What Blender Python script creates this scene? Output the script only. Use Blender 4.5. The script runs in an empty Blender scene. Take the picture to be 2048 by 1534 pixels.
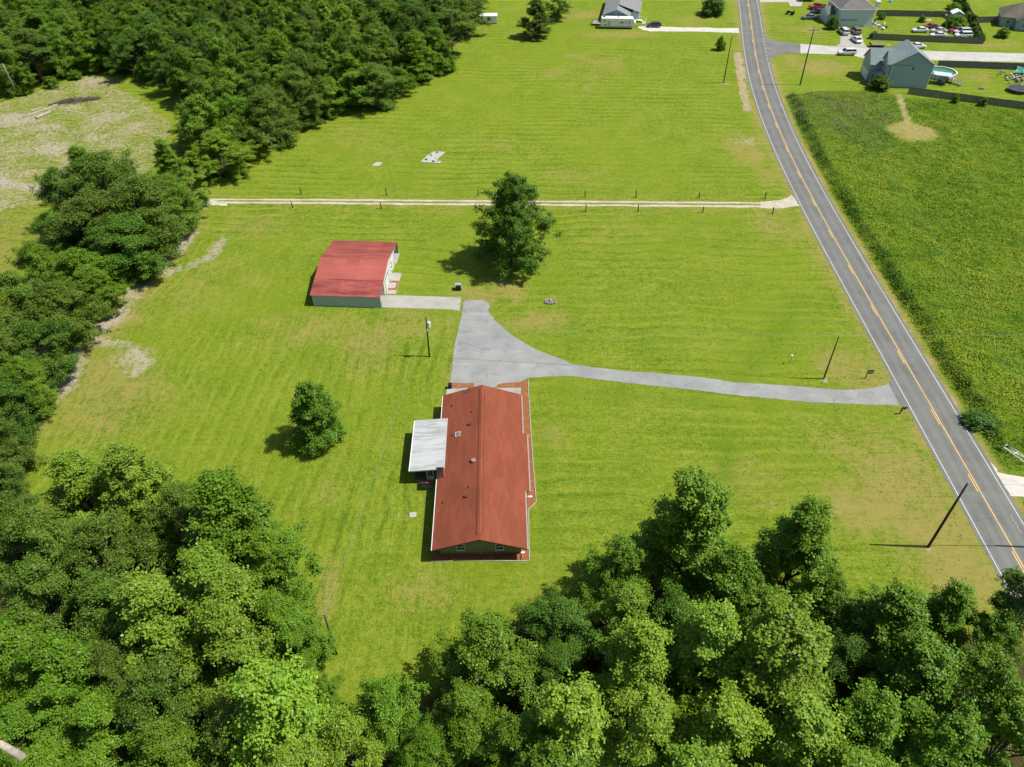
import bpy, bmesh, math, random
import numpy as np
from mathutils import Vector, Matrix

# ------------------------------------------------------------------ camera, sky, sun, exposure
F_PX, PITCH, CAM_H = 1530.0, math.radians(41.8), 74.5      # focal length in photo pixels, tilt below horizontal, height
SUN_EL = math.radians(59.0)
SUN_TO = Vector((math.cos(SUN_EL)*math.cos(math.radians(-3)), math.cos(SUN_EL)*math.sin(math.radians(-3)), math.sin(SUN_EL)))

S = bpy.context.scene
C = S.collection
cam_d = bpy.data.cameras.new('camera'); cam = bpy.data.objects.new('camera', cam_d); C.objects.link(cam)
cam_d.sensor_width = 36.0; cam_d.lens = 36.0*F_PX/2048.0
cam_d.clip_start = 0.5; cam_d.clip_end = 6000
cam.location = (0, 0, CAM_H); cam.rotation_euler = (math.radians(90)-PITCH, 0, 0)
S.camera = cam

world = bpy.data.worlds.new('World'); S.world = world; world.use_nodes = True
wn = world.node_tree; bg = wn.nodes['Background']
sky = wn.nodes.new('ShaderNodeTexSky'); sky.sky_type = 'NISHITA'; sky.sun_disc = False
sky.sun_elevation = SUN_EL
sky.sun_rotation = math.atan2(SUN_TO.x, SUN_TO.y)
wn.links.new(sky.outputs[0], bg.inputs[0]); bg.inputs[1].default_value = 0.078

sun_d = bpy.data.lights.new('sun', 'SUN'); sun_d.energy = 4.2; sun_d.angle = math.radians(0.53); sun_d.color = (1.0, 0.95, 0.86)
sun = bpy.data.objects.new('sun', sun_d); C.objects.link(sun)
sun.rotation_euler = (-SUN_TO).to_track_quat('-Z', 'Y').to_euler(); sun.location = (60, -20, 150)

S.view_settings.view_transform = 'Standard'; S.view_settings.look = 'None'
S.view_settings.exposure = 0.42; S.view_settings.gamma = 1.0
S.cycles.max_bounces = 6; S.cycles.diffuse_bounces = 3; S.cycles.transmission_bounces = 4; S.cycles.glossy_bounces = 2

# ------------------------------------------------------------------ helpers
def G(x, y, z=0.0):
    """where the survey point (photo column, row) lies on the level z"""
    u = (x-1024)/F_PX; v = (y-767)/F_PX; den = math.sin(PITCH)+v*math.cos(PITCH); h = CAM_H-z
    return (h*u/den, h*(math.cos(PITCH)-v*math.sin(PITCH))/den)
def mpp(y, z=0.0):
    return (CAM_H-z)/(F_PX*(math.sin(PITCH)+(y-767)/F_PX*math.cos(PITCH)))

def tag(o, label=None, cat=None, group=None, kind=None):
    if label: o['label'] = label
    if cat: o['category'] = cat
    if group: o['group'] = group
    if kind: o['kind'] = kind
    return o
def thing(name, label, cat, loc=(0, 0, 0), rz=0.0, group=None):
    o = bpy.data.objects.new(name, None); C.objects.link(o)
    o.empty_display_size = 0.3
    o.location = loc; o.rotation_euler = (0, 0, rz)
    return tag(o, label, cat, group)
def copy_tree(o, parent=None):
    c = o.copy(); C.objects.link(c); c.parent = parent
    for ch in list(o.children): copy_tree(ch, c)
    return c

class MB:
    def __init__(s): s.v = []; s.f = []
    def add(s, vs, fs):
        b = len(s.v); s.v += [tuple(p) for p in vs]; s.f += [tuple(b+i for i in f) for f in fs]; return s
    def box(s, x0, x1, y0, y1, z0, z1):
        vs = [(x, y, z) for z in (z0, z1) for y in (y0, y1) for x in (x0, x1)]
        return s.add(vs, [(0, 2, 3, 1), (4, 5, 7, 6), (0, 1, 5, 4), (2, 6, 7, 3), (0, 4, 6, 2), (1, 3, 7, 5)])
    def obox(s, c, half, rz=0.0, rx=0.0, ry=0.0):
        m = Matrix.Translation(c) @ Matrix.Rotation(rz, 4, 'Z') @ Matrix.Rotation(ry, 4, 'Y') @ Matrix.Rotation(rx, 4, 'X')
        t = MB().box(-half[0], half[0], -half[1], half[1], -half[2], half[2])
        return s.add([m @ Vector(p) for p in t.v], t.f)
    def plan(s, poly, z0, z1):
        """extrude a plan polygon (counter clockwise) from z0 to z1; z may be functions of x, y"""
        n = len(poly); a = z0 if callable(z0) else (lambda x, y: z0); b = z1 if callable(z1) else (lambda x, y: z1)
        vs = [(x, y, a(x, y)) for x, y in poly]+[(x, y, b(x, y)) for x, y in poly]
        return s.add(vs, [tuple(range(n-1, -1, -1)), tuple(range(n, 2*n))]+[(i, (i+1) % n, n+(i+1) % n, n+i) for i in range(n)])
    def xz(s, prof, y0, y1):
        """extrude a polygon in the x-z plane along y"""
        n = len(prof)
        vs = [(x, y0, z) for x, z in prof]+[(x, y1, z) for x, z in prof]
        return s.add(vs, [tuple(range(n)), tuple(range(2*n-1, n-1, -1))]+[(i, n+i, n+(i+1) % n, (i+1) % n) for i in range(n)])
    def yz(s, prof, x0, x1):
        n = len(prof)
        vs = [(x0, y, z) for y, z in prof]+[(x1, y, z) for y, z in prof]
        return s.add(vs, [tuple(range(n-1, -1, -1)), tuple(range(n, 2*n))]+[(i, (i+1) % n, n+(i+1) % n, n+i) for i in range(n)])
    def tube(s, pts, rad, n=6, cap=True):
        pts = [Vector(p) for p in pts]; rad = rad if isinstance(rad, (list, tuple)) else [rad]*len(pts)
        b = len(s.v); m = len(pts)
        for i, p in enumerate(pts):
            d = (pts[min(i+1, m-1)]-pts[max(i-1, 0)]).normalized()
            up = Vector((0, 0, 1)) if abs(d.z) < 0.9 else Vector((1, 0, 0))
            a = d.cross(up).normalized(); c = d.cross(a)
            for k in range(n):
                t = 2*math.pi*k/n
                s.v.append(tuple(p+a*(rad[i]*math.cos(t))+c*(rad[i]*math.sin(t))))
        for i in range(m-1):
            for k in range(n):
                s.f.append((b+i*n+k, b+i*n+(k+1) % n, b+(i+1)*n+(k+1) % n, b+(i+1)*n+k))
        if cap:
            s.f.append(tuple(b+k for k in range(n-1, -1, -1))); s.f.append(tuple(b+(m-1)*n+k for k in range(n)))
        return s
    def cyl(s, x, y, z0, z1, r, r1=None, n=16):
        return s.tube([(x, y, z0), (x, y, z1)], [r, r if r1 is None else r1], n)
    def loft(s, rings, cap=True):
        b = len(s.v); n = len(rings[0])
        for r in rings: s.v += [tuple(p) for p in r]
        for i in range(len(rings)-1):
            for k in range(n):
                s.f.append((b+i*n+k, b+i*n+(k+1) % n, b+(i+1)*n+(k+1) % n, b+(i+1)*n+k))
        if cap:
            s.f.append(tuple(b+k for k in range(n-1, -1, -1))); s.f.append(tuple(b+(len(rings)-1)*n+k for k in range(n)))
        return s
    def mesh(s, name, mat=None, smooth=False):
        me = bpy.data.meshes.new(name); me.from_pydata(s.v, [], s.f); me.update()
        bm = bmesh.new(); bm.from_mesh(me); bmesh.ops.recalc_face_normals(bm, faces=bm.faces); bm.to_mesh(me); bm.free()
        if mat: me.materials.append(mat)
        if smooth: me.polygons.foreach_set('use_smooth', [True]*len(me.polygons))
        return me
    def build(s, name, mat, parent=None, loc=(0, 0, 0), rz=0.0, smooth=False, bevel=0.0):
        o = bpy.data.objects.new(name, s.mesh(name, mat, smooth)); C.objects.link(o); o.parent = parent
        o.location = loc; o.rotation_euler = (0, 0, rz)
        if bevel:
            m = o.modifiers.new('bevel', 'BEVEL'); m.width = bevel; m.segments = 2; m.limit_method = 'ANGLE'
        return o
def inst(me, name, parent=None, loc=(0, 0, 0), rot=(0, 0, 0), scale=(1, 1, 1)):
    o = bpy.data.objects.new(name, me); C.objects.link(o); o.parent = parent
    o.location = loc; o.rotation_euler = rot; o.scale = scale; return o

# ------------------------------------------------------------------ materials
class NT:
    def __init__(s, name):
        s.m = bpy.data.materials.new(name); s.m.use_nodes = True; s.t = s.m.node_tree; s.b = s.t.nodes['Principled BSDF']
        s.out = s.t.nodes['Material Output']
    def n(s, kind, **k):
        o = s.t.nodes.new('ShaderNode'+kind)
        for a, b in k.items(): setattr(o, a, b)
        return o
    def l(s, a, b): s.t.links.new(a, b)
    def val(s, x, sock):
        if isinstance(x, (int, float)): sock.default_value = x
        elif isinstance(x, (tuple, list)): sock.default_value = tuple(x)+((1,) if len(x) == 3 and len(sock.default_value) == 4 else ())
        else: s.l(x, sock)
    def math(s, op, a, b=0.0, c=None, clamp=False):
        o = s.n('Math', operation=op, use_clamp=clamp); s.val(a, o.inputs[0]); s.val(b, o.inputs[1])
        if c is not None: s.val(c, o.inputs[2])
        return o.outputs[0]
    def mix(s, f, a, b, blend='MIX'):
        o = s.n('Mix', data_type='RGBA', blend_type=blend); s.val(f, o.inputs[0]); s.val(a, o.inputs[6]); s.val(b, o.inputs[7]); return o.outputs[2]
    def coord(s, which='Object'):
        return s.n('TexCoord').outputs[which]
    def noise(s, co, scale, detail=3.0, rough=0.6, dist=0.0):
        o = s.n('TexNoise'); s.l(co, o.inputs['Vector']); o.inputs['Scale'].default_value = scale; o.inputs['Detail'].default_value = detail
        o.inputs['Roughness'].default_value = rough; o.inputs['Distortion'].default_value = dist; return o.outputs[0]
    def scale(s, co, v):
        o = s.n('Mapping'); s.l(co, o.inputs[0]); o.inputs['Scale'].default_value = v; return o.outputs[0]
    def ramp(s, x, lo, hi):
        o = s.n('MapRange', interpolation_type='SMOOTHSTEP'); s.val(x, o.inputs[0]); o.inputs[1].default_value = lo; o.inputs[2].default_value = hi; return o.outputs[0]
    def attr(s, name, typ='GEOMETRY'):
        o = s.n('Attribute', attribute_type=typ, attribute_name=name); return o
    def sep(s, co):
        o = s.n('SeparateXYZ'); s.l(co, o.inputs[0]); return o.outputs
    def bump(s, h, strength=0.5, dist=0.05):
        o = s.n('Bump'); s.l(h, o.inputs['Height']); o.inputs['Strength'].default_value = strength; o.inputs['Distance'].default_value = dist
        s.l(o.outputs[0], s.b.inputs['Normal'])
    def base(s, c): s.val(c, s.b.inputs['Base Color'])
    def rough(s, r, spec=0.4, metal=0.0):
        s.val(r, s.b.inputs['Roughness']); s.b.inputs['Specular IOR Level'].default_value = spec; s.b.inputs['Metallic'].default_value = metal
def mul(c, k): return tuple(x*k for x in c)

def plain(name, col, rough=0.7, var=0.18, scale=1.5, spec=0.3, metal=0.0, stain=None, bump=0.0, world_co=False):
    """a worn plain surface: base colour broken by two sizes of noise, an optional stain colour"""
    n = NT(name); co = n.coord('Object')
    a = n.noise(co, scale, 5, 0.65); b = n.noise(co, scale*9, 3, 0.6)
    f = n.math('ADD', n.math('MULTIPLY', a, 0.65), n.math('MULTIPLY', b, 0.35))
    c = n.mix(n.ramp(f, 0.3, 0.7), mul(col, 1-var), mul(col, 1+var))
    if stain: c = n.mix(n.math('MULTIPLY', n.ramp(n.noise(co, scale*0.6, 6, 0.7), 0.5, 0.75), 0.6), c, stain)
    n.base(c); n.rough(rough, spec, metal)
    if bump: n.bump(b, 0.6, bump)
    return n.m

M = {}
def P(key, *a, **k):
    if key not in M: M[key] = plain(key, *a, **k)
    return M[key]

P('white_paint', (0.72, 0.72, 0.70), 0.5); P('white_trim', (0.80, 0.79, 0.76), 0.5, var=0.08)
P('dark_glass', (0.015, 0.018, 0.022), 0.12, var=0.2, spec=0.6); P('black_rubber', (0.015, 0.015, 0.016), 0.8); P('black_metal', (0.02, 0.02, 0.021), 0.55)
P('steel', (0.42, 0.43, 0.44), 0.4, metal=0.6); P('galv', (0.50, 0.52, 0.54), 0.45, metal=0.4, scale=4)
P('pole_wood', (0.055, 0.045, 0.035), 0.9, var=0.35, scale=3, bump=0.02); P('post_wood', (0.075, 0.058, 0.045), 0.9, var=0.4, scale=4)
P('weathered_wood', (0.22, 0.185, 0.15), 0.9, var=0.3, scale=2); P('grey_deck', (0.30, 0.27, 0.24), 0.85, var=0.25, scale=2)
P('dead_wood', (0.40, 0.35, 0.28), 0.9, var=0.35, scale=2, bump=0.02); P('cut_wood', (0.52, 0.40, 0.25), 0.9)
P('twig', (0.13, 0.105, 0.085), 0.95, var=0.4, scale=2)
P('bark', (0.085, 0.068, 0.052), 0.95, var=0.35, scale=2, bump=0.03); P('pine_bark', (0.17, 0.115, 0.08), 0.95, var=0.35, scale=2, bump=0.03)
P('concrete', (0.37, 0.36, 0.32), 0.85, var=0.12, scale=0.5, stain=(0.20, 0.195, 0.17)); P('pale_concrete', (0.42, 0.405, 0.365), 0.85, var=0.1, scale=0.6, stain=(0.40, 0.38, 0.33))
P('border_stone', (0.42, 0.38, 0.33), 0.9, var=0.2, scale=3)
P('rock', (0.33, 0.29, 0.26), 0.9, var=0.45, scale=3); P('plastic_white', (0.75, 0.76, 0.76), 0.4, var=0.05)
P('vinyl_blue', (0.235, 0.31, 0.33), 0.6, var=0.06, scale=0.5); P('vinyl_pale', (0.42, 0.48, 0.50), 0.6, var=0.06); P('vinyl_sky', (0.36, 0.46, 0.54), 0.6, var=0.06)
P('shingle_grey', (0.22, 0.23, 0.225), 0.9, var=0.2, scale=1.2); P('shingle_bluegrey', (0.20, 0.255, 0.26), 0.9, var=0.16, scale=1.2); P('shingle_brown', (0.135, 0.12, 0.10), 0.9, var=0.25, scale=0.8)
P('shingle_dark', (0.155, 0.15, 0.14), 0.9, var=0.25, scale=0.8)
P('fence_wood', (0.155, 0.16, 0.14), 0.92, var=0.35, scale=1.0); P('teal_tarp', (0.02, 0.34, 0.30), 0.5); P('trampoline', (0.05, 0.055, 0.055), 0.6)
P('scrap', (0.45, 0.42, 0.38), 0.7, var=0.6, scale=2.5); P('soot', (0.02, 0.018, 0.016), 0.95)
P('trailer_white', (0.74, 0.74, 0.72), 0.35, var=0.05); P('trailer_grey', (0.45, 0.46, 0.46), 0.4, var=0.05); P('trailer_roof', (0.82, 0.82, 0.80), 0.5, var=0.06)
P('wire', (0.20, 0.29, 0.30), 0.5); P('lamp_lens', (0.8, 0.8, 0.78), 0.2); P('tail_red', (0.35, 0.01, 0.01), 0.3)
P('amber', (0.5, 0.35, 0.02), 0.4); P('orange_sign', (0.20, 0.20, 0.21), 0.4)
# special surfaces -------------------------------------------------
def mat_lawn():
    n = NT('lawn'); co = n.coord('Object')
    dry = n.attr('dry').outputs['Fac']; bare = n.attr('bare').outputs['Fac']; litter = n.attr('litter').outputs['Fac']; zone = n.attr('zone').outputs['Fac']; lush = n.attr('lush').outputs['Fac']
    xyz = n.sep(co)
    n20 = n.noise(co, 0.035, 4, 0.6); n5 = n.noise(co, 0.16, 5, 0.65, 0.4); n1 = n.noise(co, 1.1, 4, 0.7); nf = n.noise(co, 5.0, 3, 0.7)
    # mowing passes: along y left of the house, along x elsewhere
    wob = n.math('MULTIPLY', n.noise(co, 0.06, 2, 0.5), 5.0)
    def stripes(c, per):
        ph = n.math('MULTIPLY', n.math('ADD', c, wob), 2*math.pi/per)
        return n.math('SINE', ph)
    sx = n.math('ADD', stripes(n.math('ADD', xyz[0], n.math('MULTIPLY', xyz[1], -0.06)), 2.3), n.math('MULTIPLY', stripes(n.math('ADD', xyz[0], n.math('MULTIPLY', xyz[1], -0.06)), 1.17), 0.7))
    sy = n.math('ADD', stripes(n.math('ADD', xyz[1], n.math('MULTIPLY', xyz[0], 0.03)), 2.5), n.math('MULTIPLY', stripes(n.math('ADD', xyz[1], n.math('MULTIPLY', xyz[0], 0.03)), 1.3), 0.6))
    st = n.math('ADD', n.math('MULTIPLY', sx, zone), n.math('MULTIPLY', sy, n.math('SUBTRACT', 1.0, zone)))
    # streaky grass texture stretched along the mowing direction
    strk_x = n.noise(n.scale(co, (3.2, 0.35, 1)), 1.0, 4, 0.7); strk_y = n.noise(n.scale(co, (0.35, 3.2, 1)), 1.0, 4, 0.7)
    strk = n.math('ADD', n.math('MULTIPLY', strk_x, zone), n.math('MULTIPLY', strk_y, n.math('SUBTRACT', 1.0, zone)))
    pass
    g = n.math('ADD', n.math('ADD', n.math('MULTIPLY', n5, 0.40), n.math('MULTIPLY', n1, 0.60)), n.math('ADD', n.math('MULTIPLY', strk, 0.50), n.math('ADD', n.math('MULTIPLY', nf, 0.95), n.math('MULTIPLY', n.noise(co, 2.3, 4, 0.75), 0.75))))
    g = n.math('ADD', g, n.math('MULTIPLY', n.math('MULTIPLY', st, 0.085), n.ramp(n.noise(co, 0.045, 3, 0.6), 0.36, 0.66)))
    col = n.mix(n.ramp(g, 1.24, 1.94), (0.070, 0.146, 0.006), (0.258, 0.318, 0.028))
    # larger areas a little yellower or greener
    col = n.mix(n.math('MULTIPLY', n.ramp(n20, 0.40, 0.68), 0.55), col, (0.190, 0.255, 0.016))
    # thin dry grass
    d = n.math('ADD', n.math('ADD', n.math('MULTIPLY', n5, 0.8), n.math('MULTIPLY', n1, 1.0)), n.math('ADD', n.math('MULTIPLY', strk, 0.8), n.math('MULTIPLY', nf, 0.8)))
    dm = n.ramp(n.math('ADD', d, n.math('MULTIPLY', dry, 0.62)), 1.74, 2.26)
    col = n.mix(n.math('MULTIPLY', dm, 0.82), col, (0.312, 0.252, 0.078))
    # lush darker grass, forest floor, sandy bare soil
    col = n.mix(n.math('MULTIPLY', lush, n.ramp(n1, 0.3, 0.7)), col, (0.095, 0.185, 0.008))
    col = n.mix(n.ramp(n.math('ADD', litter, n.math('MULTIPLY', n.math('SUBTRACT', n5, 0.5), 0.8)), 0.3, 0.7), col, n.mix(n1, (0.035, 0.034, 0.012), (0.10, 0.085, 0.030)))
    bb = n.math('ADD', bare, n.math('ADD', n.math('MULTIPLY', n.math('SUBTRACT', n5, 0.5), 0.8), n.math('ADD', n.math('MULTIPLY', n.math('SUBTRACT', n1, 0.5), 1.2), n.math('MULTIPLY', n.math('SUBTRACT', nf, 0.5), 1.1))))
    col = n.mix(n.ramp(bb, 0.36, 0.80), col, n.mix(n.noise(co, 2.2, 4, 0.7), (0.31, 0.26, 0.175), (0.48, 0.42, 0.32)))
    n.base(col); n.rough(0.95, 0.1)
    n.bump(n.math('ADD', n.math('MULTIPLY', nf, 0.6), n.noise(co, 14.0, 2, 0.6)), 0.9, 0.10)
    return n.m
def mat_asphalt(name, lo, hi, along=True, cracks=True):
    n = NT(name); co = n.coord('Object')
    a = n.noise(co, 0.25, 4, 0.6); b = n.noise(co, 6, 3, 0.7)
    uvx = n.attr('lane').outputs['Fac']
    c = n.mix(n.ramp(n.math('ADD', n.math('MULTIPLY', a, 0.6), n.math('MULTIPLY', b, 0.4)), 0.3, 0.7), lo, hi)
    if along:   # the wheel paths are polished lighter, oil runs darker between them
        w = n.math('COSINE', n.math('MULTIPLY', uvx, 4*math.pi/3.0))
        c = n.mix(n.math('MULTIPLY', n.ramp(n.math('ADD', w, n.math('MULTIPLY', n.noise(co, 0.5, 3), 0.8)), -0.6, 1.6), 0.45), c, mul(hi, 1.12))
    if cracks:
        v = n.n('TexVoronoi', feature='DISTANCE_TO_EDGE'); n.l(n.scale(co, (0.16, 0.22, 1)), v.inputs['Vector']); v.inputs['Scale'].default_value = 1.0
        k = n.math('MULTIPLY', n.math('LESS_THAN', v.outputs[0], 0.007), n.ramp(n.noise(co, 0.1, 2), 0.42, 0.55))
        c = n.mix(n.math('MULTIPLY', k, 0.30), c, mul(lo, 0.6))
    if not along:   # patched, oil-stained and swept paler in places
        c = n.mix(n.math('MULTIPLY', n.ramp(n.noise(co, 0.6, 5, 0.7, 0.8), 0.52, 0.7), 0.55), c, mul(lo, 0.72)); c = n.mix(n.math('MULTIPLY', n.ramp(n.noise(n.scale(co, (0.12, 0.7, 1)), 1.0, 4, 0.6), 0.55, 0.7), 0.5), c, mul(hi, 1.22))
    n.base(c); n.rough(0.85, 0.3); n.bump(b, 0.4, 0.01); return n.m
def mat_marking(name, col):
    n = NT(name); co = n.coord('Object')
    w = n.ramp(n.math('ADD', n.noise(co, 5, 5, 0.7), n.math('MULTIPLY', n.noise(co, 0.3, 2), 0.3)), 0.62, 0.86)
    n.base(n.mix(n.math('MULTIPLY', w, 0.45), col, (0.16, 0.16, 0.155))); n.rough(0.6, 0.3); return n.m
def mat_gravel(name, a, b):
    n = NT(name); co = n.coord('Object')
    f = n.noise(co, 7, 4, 0.75); k = n.noise(co, 0.7, 4, 0.6)
    c = n.mix(n.ramp(n.math('ADD', n.math('MULTIPLY', f, 0.5), n.math('MULTIPLY', k, 0.5)), 0.3, 0.7), a, b)
    n.base(c); n.rough(0.95, 0.15); n.bump(f, 0.7, 0.04); return n.m
def mat_shingle_red():
    n = NT('shingle_red'); co = n.coord('Object')
    br = n.n('TexBrick'); sw = n.n('CombineXYZ'); xyz = n.sep(co); n.l(xyz[1], sw.inputs[0]); n.l(xyz[0], sw.inputs[1]); n.l(sw.outputs[0], br.inputs['Vector'])
    br.inputs['Color1'].default_value = (0.262, 0.072, 0.037, 1); br.inputs['Color2'].default_value = (0.292, 0.086, 0.043, 1); br.inputs['Mortar'].default_value = (0.185, 0.042, 0.021, 1)
    br.inputs['Scale'].default_value = 1.0; br.inputs['Brick Width'].default_value = 0.33; br.inputs['Row Height'].default_value = 0.14; br.inputs['Mortar Size'].default_value = 0.012
    st = n.noise(n.scale(co, (0.9, 0.22, 1)), 1.0, 5, 0.65, 0.6)     # broad weather streaks
    c = n.mix(n.math('MULTIPLY', n.ramp(st, 0.38, 0.62), 0.85), br.outputs['Color'], (0.195, 0.055, 0.028))
    c = n.mix(n.math('MULTIPLY', n.ramp(n.noise(co, 7, 3, 0.7), 0.5, 0.8), 0.3), c, (0.37, 0.110, 0.055))
    n.base(c); n.rough(0.9, 0.2); n.bump(br.outputs['Fac'], 0.5, 0.02); return n.m
def mat_ribbed(name, col, axis, per, stain=None, amt=0.4, rough=0.45, depth=0.03, fade=None):
    """rolled sheet metal / siding: ribs run across the given axis"""
    n = NT(name); co = n.coord('Object'); xyz = n.sep(co)
    w = n.math('SINE', n.math('MULTIPLY', xyz[axis], 2*math.pi/per))
    oi = n.n('ObjectInfo'); tint = n.mix(oi.outputs['Random'], mul(col, 0.86), mul(col, 1.14))
    c = n.mix(n.math('MULTIPLY', n.ramp(n.noise(co, 1.3, 5, 0.7), 0.35, 0.75), 0.35), tint, mul(col, 0.8))
    if stain:
        sv = [0.16, 0.16, 0.16]; sv[axis] = 1.4
        c = n.mix(n.math('MULTIPLY', n.ramp(n.noise(n.scale(co, tuple(sv)), 1.0, 6, 0.72), 0.40, 0.64), amt), c, stain)
    if fade: c = n.mix(n.math('MULTIPLY', n.ramp(n.noise(co, 0.25, 3, 0.6), 0.4, 0.7), 0.5), c, fade)
    n.base(c); n.rough(rough, 0.4); n.bump(w, 0.6, depth); return n.m
def mat_brick(name, a, b, mortar):
    n = NT(name); co = n.coord('Object'); g = n.coord('Generated')
    br = n.n('TexBrick'); xyz = n.sep(co); sw = n.n('CombineXYZ'); n.l(n.math('ADD', xyz[0], xyz[1]), sw.inputs[0]); n.l(xyz[2], sw.inputs[1]); n.l(sw.outputs[0], br.inputs['Vector'])
    br.inputs['Color1'].default_value = a+(1,); br.inputs['Color2'].default_value = b+(1,); br.inputs['Mortar'].default_value = mortar+(1,)
    br.inputs['Scale'].default_value = 1; br.inputs['Brick Width'].default_value = 0.22; br.inputs['Row Height'].default_value = 0.075; br.inputs['Mortar Size'].default_value = 0.01
    n.base(n.mix(n.math('MULTIPLY', n.ramp(n.noise(co, 2, 4), 0.4, 0.7), 0.3), br.outputs['Color'], (0.05, 0.03, 0.025))); n.rough(0.9, 0.2); n.bump(br.outputs['Fac'], 0.5, 0.02); return n.m
def mat_mulch():
    n = NT('mulch'); co = n.coord('Object')
    f = n.noise(co, 9, 4, 0.8); k = n.noise(co, 1.2, 4, 0.6)
    c = n.mix(n.ramp(f, 0.3, 0.7), (0.13, 0.045, 0.022), (0.42, 0.165, 0.075)); c = n.mix(n.math('MULTIPLY', n.ramp(k, 0.5, 0.75), 0.5), c, (0.40, 0.26, 0.14))
    n.base(c); n.rough(0.95, 0.1); n.bump(f, 0.9, 0.06); return n.m
def mat_membrane():
    n = NT('white_membrane'); co = n.coord('Object')
    s = n.noise(n.scale(co, (0.25, 1.6, 1)), 1.0, 6, 0.7, 0.5)       # dirt left by puddles, drawn out across the roof
    c = n.mix(n.math('MULTIPLY', n.ramp(s, 0.42, 0.68), 0.75), (0.47, 0.49, 0.485), (0.23, 0.24, 0.235))
    c = n.mix(n.math('MULTIPLY', n.ramp(n.noise(co, 0.8, 5, 0.65), 0.5, 0.8), 0.5), c, (0.37, 0.37, 0.345))
    y = n.sep(co)[1]; seam = n.math('LESS_THAN', n.math('FRACT', n.math('DIVIDE', y, 1.12)), 0.03)
    c = n.mix(n.math('MULTIPLY', seam, 0.35), c, (0.30, 0.30, 0.28))
    n.base(c); n.rough(0.6, 0.3); n.bump(n.noise(co, 1.2, 4), 0.3, 0.04); return n.m
def mat_leaf(name, trans=0.26, gloss=0.25):
    """leaf colour comes from the tree (object colour) and varies leaf by leaf"""
    n = NT(name); oi = n.n('ObjectInfo'); lv = n.attr('lv').outputs['Fac']
    c = n.mix(lv, n.mix(1.0, oi.outputs['Color'], (0.62, 0.70, 0.60), 'MULTIPLY'), n.mix(1.0, oi.outputs['Color'], (1.50, 1.34, 1.25), 'MULTIPLY'))
    n.base(c); n.rough(0.45, gloss)
    tr = n.n('BsdfTranslucent'); n.l(n.mix(1.0, c, (1.25, 1.2, 0.6), 'MULTIPLY'), tr.inputs[0])
    mx = n.n('MixShader'); mx.inputs[0].default_value = trans
    n.l(n.b.outputs[0], mx.inputs[1]); n.l(tr.outputs[0], mx.inputs[2]); n.l(mx.outputs[0], n.out.inputs['Surface'])
    return n.m
def mat_weed():
    n = NT('weed'); co = n.coord('Object'); lv = n.attr('lv').outputs['Fac']; sp = n.attr('seed').outputs['Fac']
    big = n.noise(co, 0.05, 4, 0.6); mid = n.noise(co, 0.3, 4, 0.65)
    c = n.mix(n.ramp(n.math('ADD', n.math('MULTIPLY', big, 0.5), n.math('MULTIPLY', mid, 0.5)), 0.42, 0.60), (0.150, 0.305, 0.017), (0.345, 0.450, 0.038))
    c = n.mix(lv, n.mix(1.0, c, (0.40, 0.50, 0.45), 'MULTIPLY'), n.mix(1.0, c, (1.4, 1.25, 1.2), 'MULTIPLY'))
    c = n.mix(n.math('MULTIPLY', sp, 0.75), c, (0.19, 0.185, 0.13))
    n.base(c); n.rough(0.6, 0.2)
    tr = n.n('BsdfTranslucent'); n.l(c, tr.inputs[0]); mx = n.n('MixShader'); mx.inputs[0].default_value = 0.3
    n.l(n.b.outputs[0], mx.inputs[1]); n.l(tr.outputs[0], mx.inputs[2]); n.l(mx.outputs[0], n.out.inputs['Surface']); return n.m
def mat_water():
    n = NT('pool_water'); co = n.coord('Object'); n.base(n.mix(n.noise(co, 0.6, 3), (0.02, 0.16, 0.07), (0.05, 0.24, 0.11))); n.rough(0.08, 0.5); n.bump(n.noise(co, 2.5, 3), 0.1, 0.02); return n.m
def mat_paint(name, col, rough=0.28):
    n = NT(name); co = n.coord('Object'); n.base(n.mix(n.ramp(n.noise(co, 2.5, 4), 0.35, 0.8), col, mul(col, 0.85))); n.rough(rough, 0.5)
    n.b.inputs['Coat Weight'].default_value = 0.5; n.b.inputs['Coat Roughness'].default_value = 0.1; return n.m
M['lawn'] = mat_lawn(); M['asphalt'] = mat_asphalt('asphalt', (0.120, 0.122, 0.112), (0.178, 0.180, 0.166)); M['old_asphalt'] = mat_asphalt('old_asphalt', (0.225, 0.231, 0.224), (0.320, 0.327, 0.314), along=False)
M['patch_asphalt'] = mat_asphalt('patch_asphalt', (0.135, 0.132, 0.125), (0.21, 0.205, 0.195), along=False); M['street'] = mat_asphalt('street', (0.38, 0.37, 0.345), (0.52, 0.505, 0.47), along=False)
M['mark_white'] = mat_marking('mark_white', (0.56, 0.56, 0.54)); M['mark_yellow'] = mat_marking('mark_yellow', (0.74, 0.46, 0.12))
M['gravel'] = mat_gravel('gravel', (0.36, 0.32, 0.24), (0.57, 0.52, 0.41)); M['pale_gravel'] = mat_gravel('pale_gravel', (0.44, 0.41, 0.35), (0.64, 0.61, 0.55)); M['dirt'] = mat_gravel('dirt', (0.25, 0.19, 0.09), (0.42, 0.34, 0.19))
M['shingle_red'] = mat_shingle_red(); M['mulch'] = mat_mulch(); M['membrane'] = mat_membrane()
M['red_metal'] = mat_ribbed('red_metal', (0.38, 0.094, 0.068), 1, 0.30, (0.13, 0.026, 0.028), 0.75, 0.5)
M['red_metal_faded'] = mat_ribbed('red_metal_faded', (0.40, 0.100, 0.074), 1, 0.30, (0.26, 0.06, 0.05), 0.4, 0.5, fade=(0.45, 0.125, 0.092))
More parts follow.
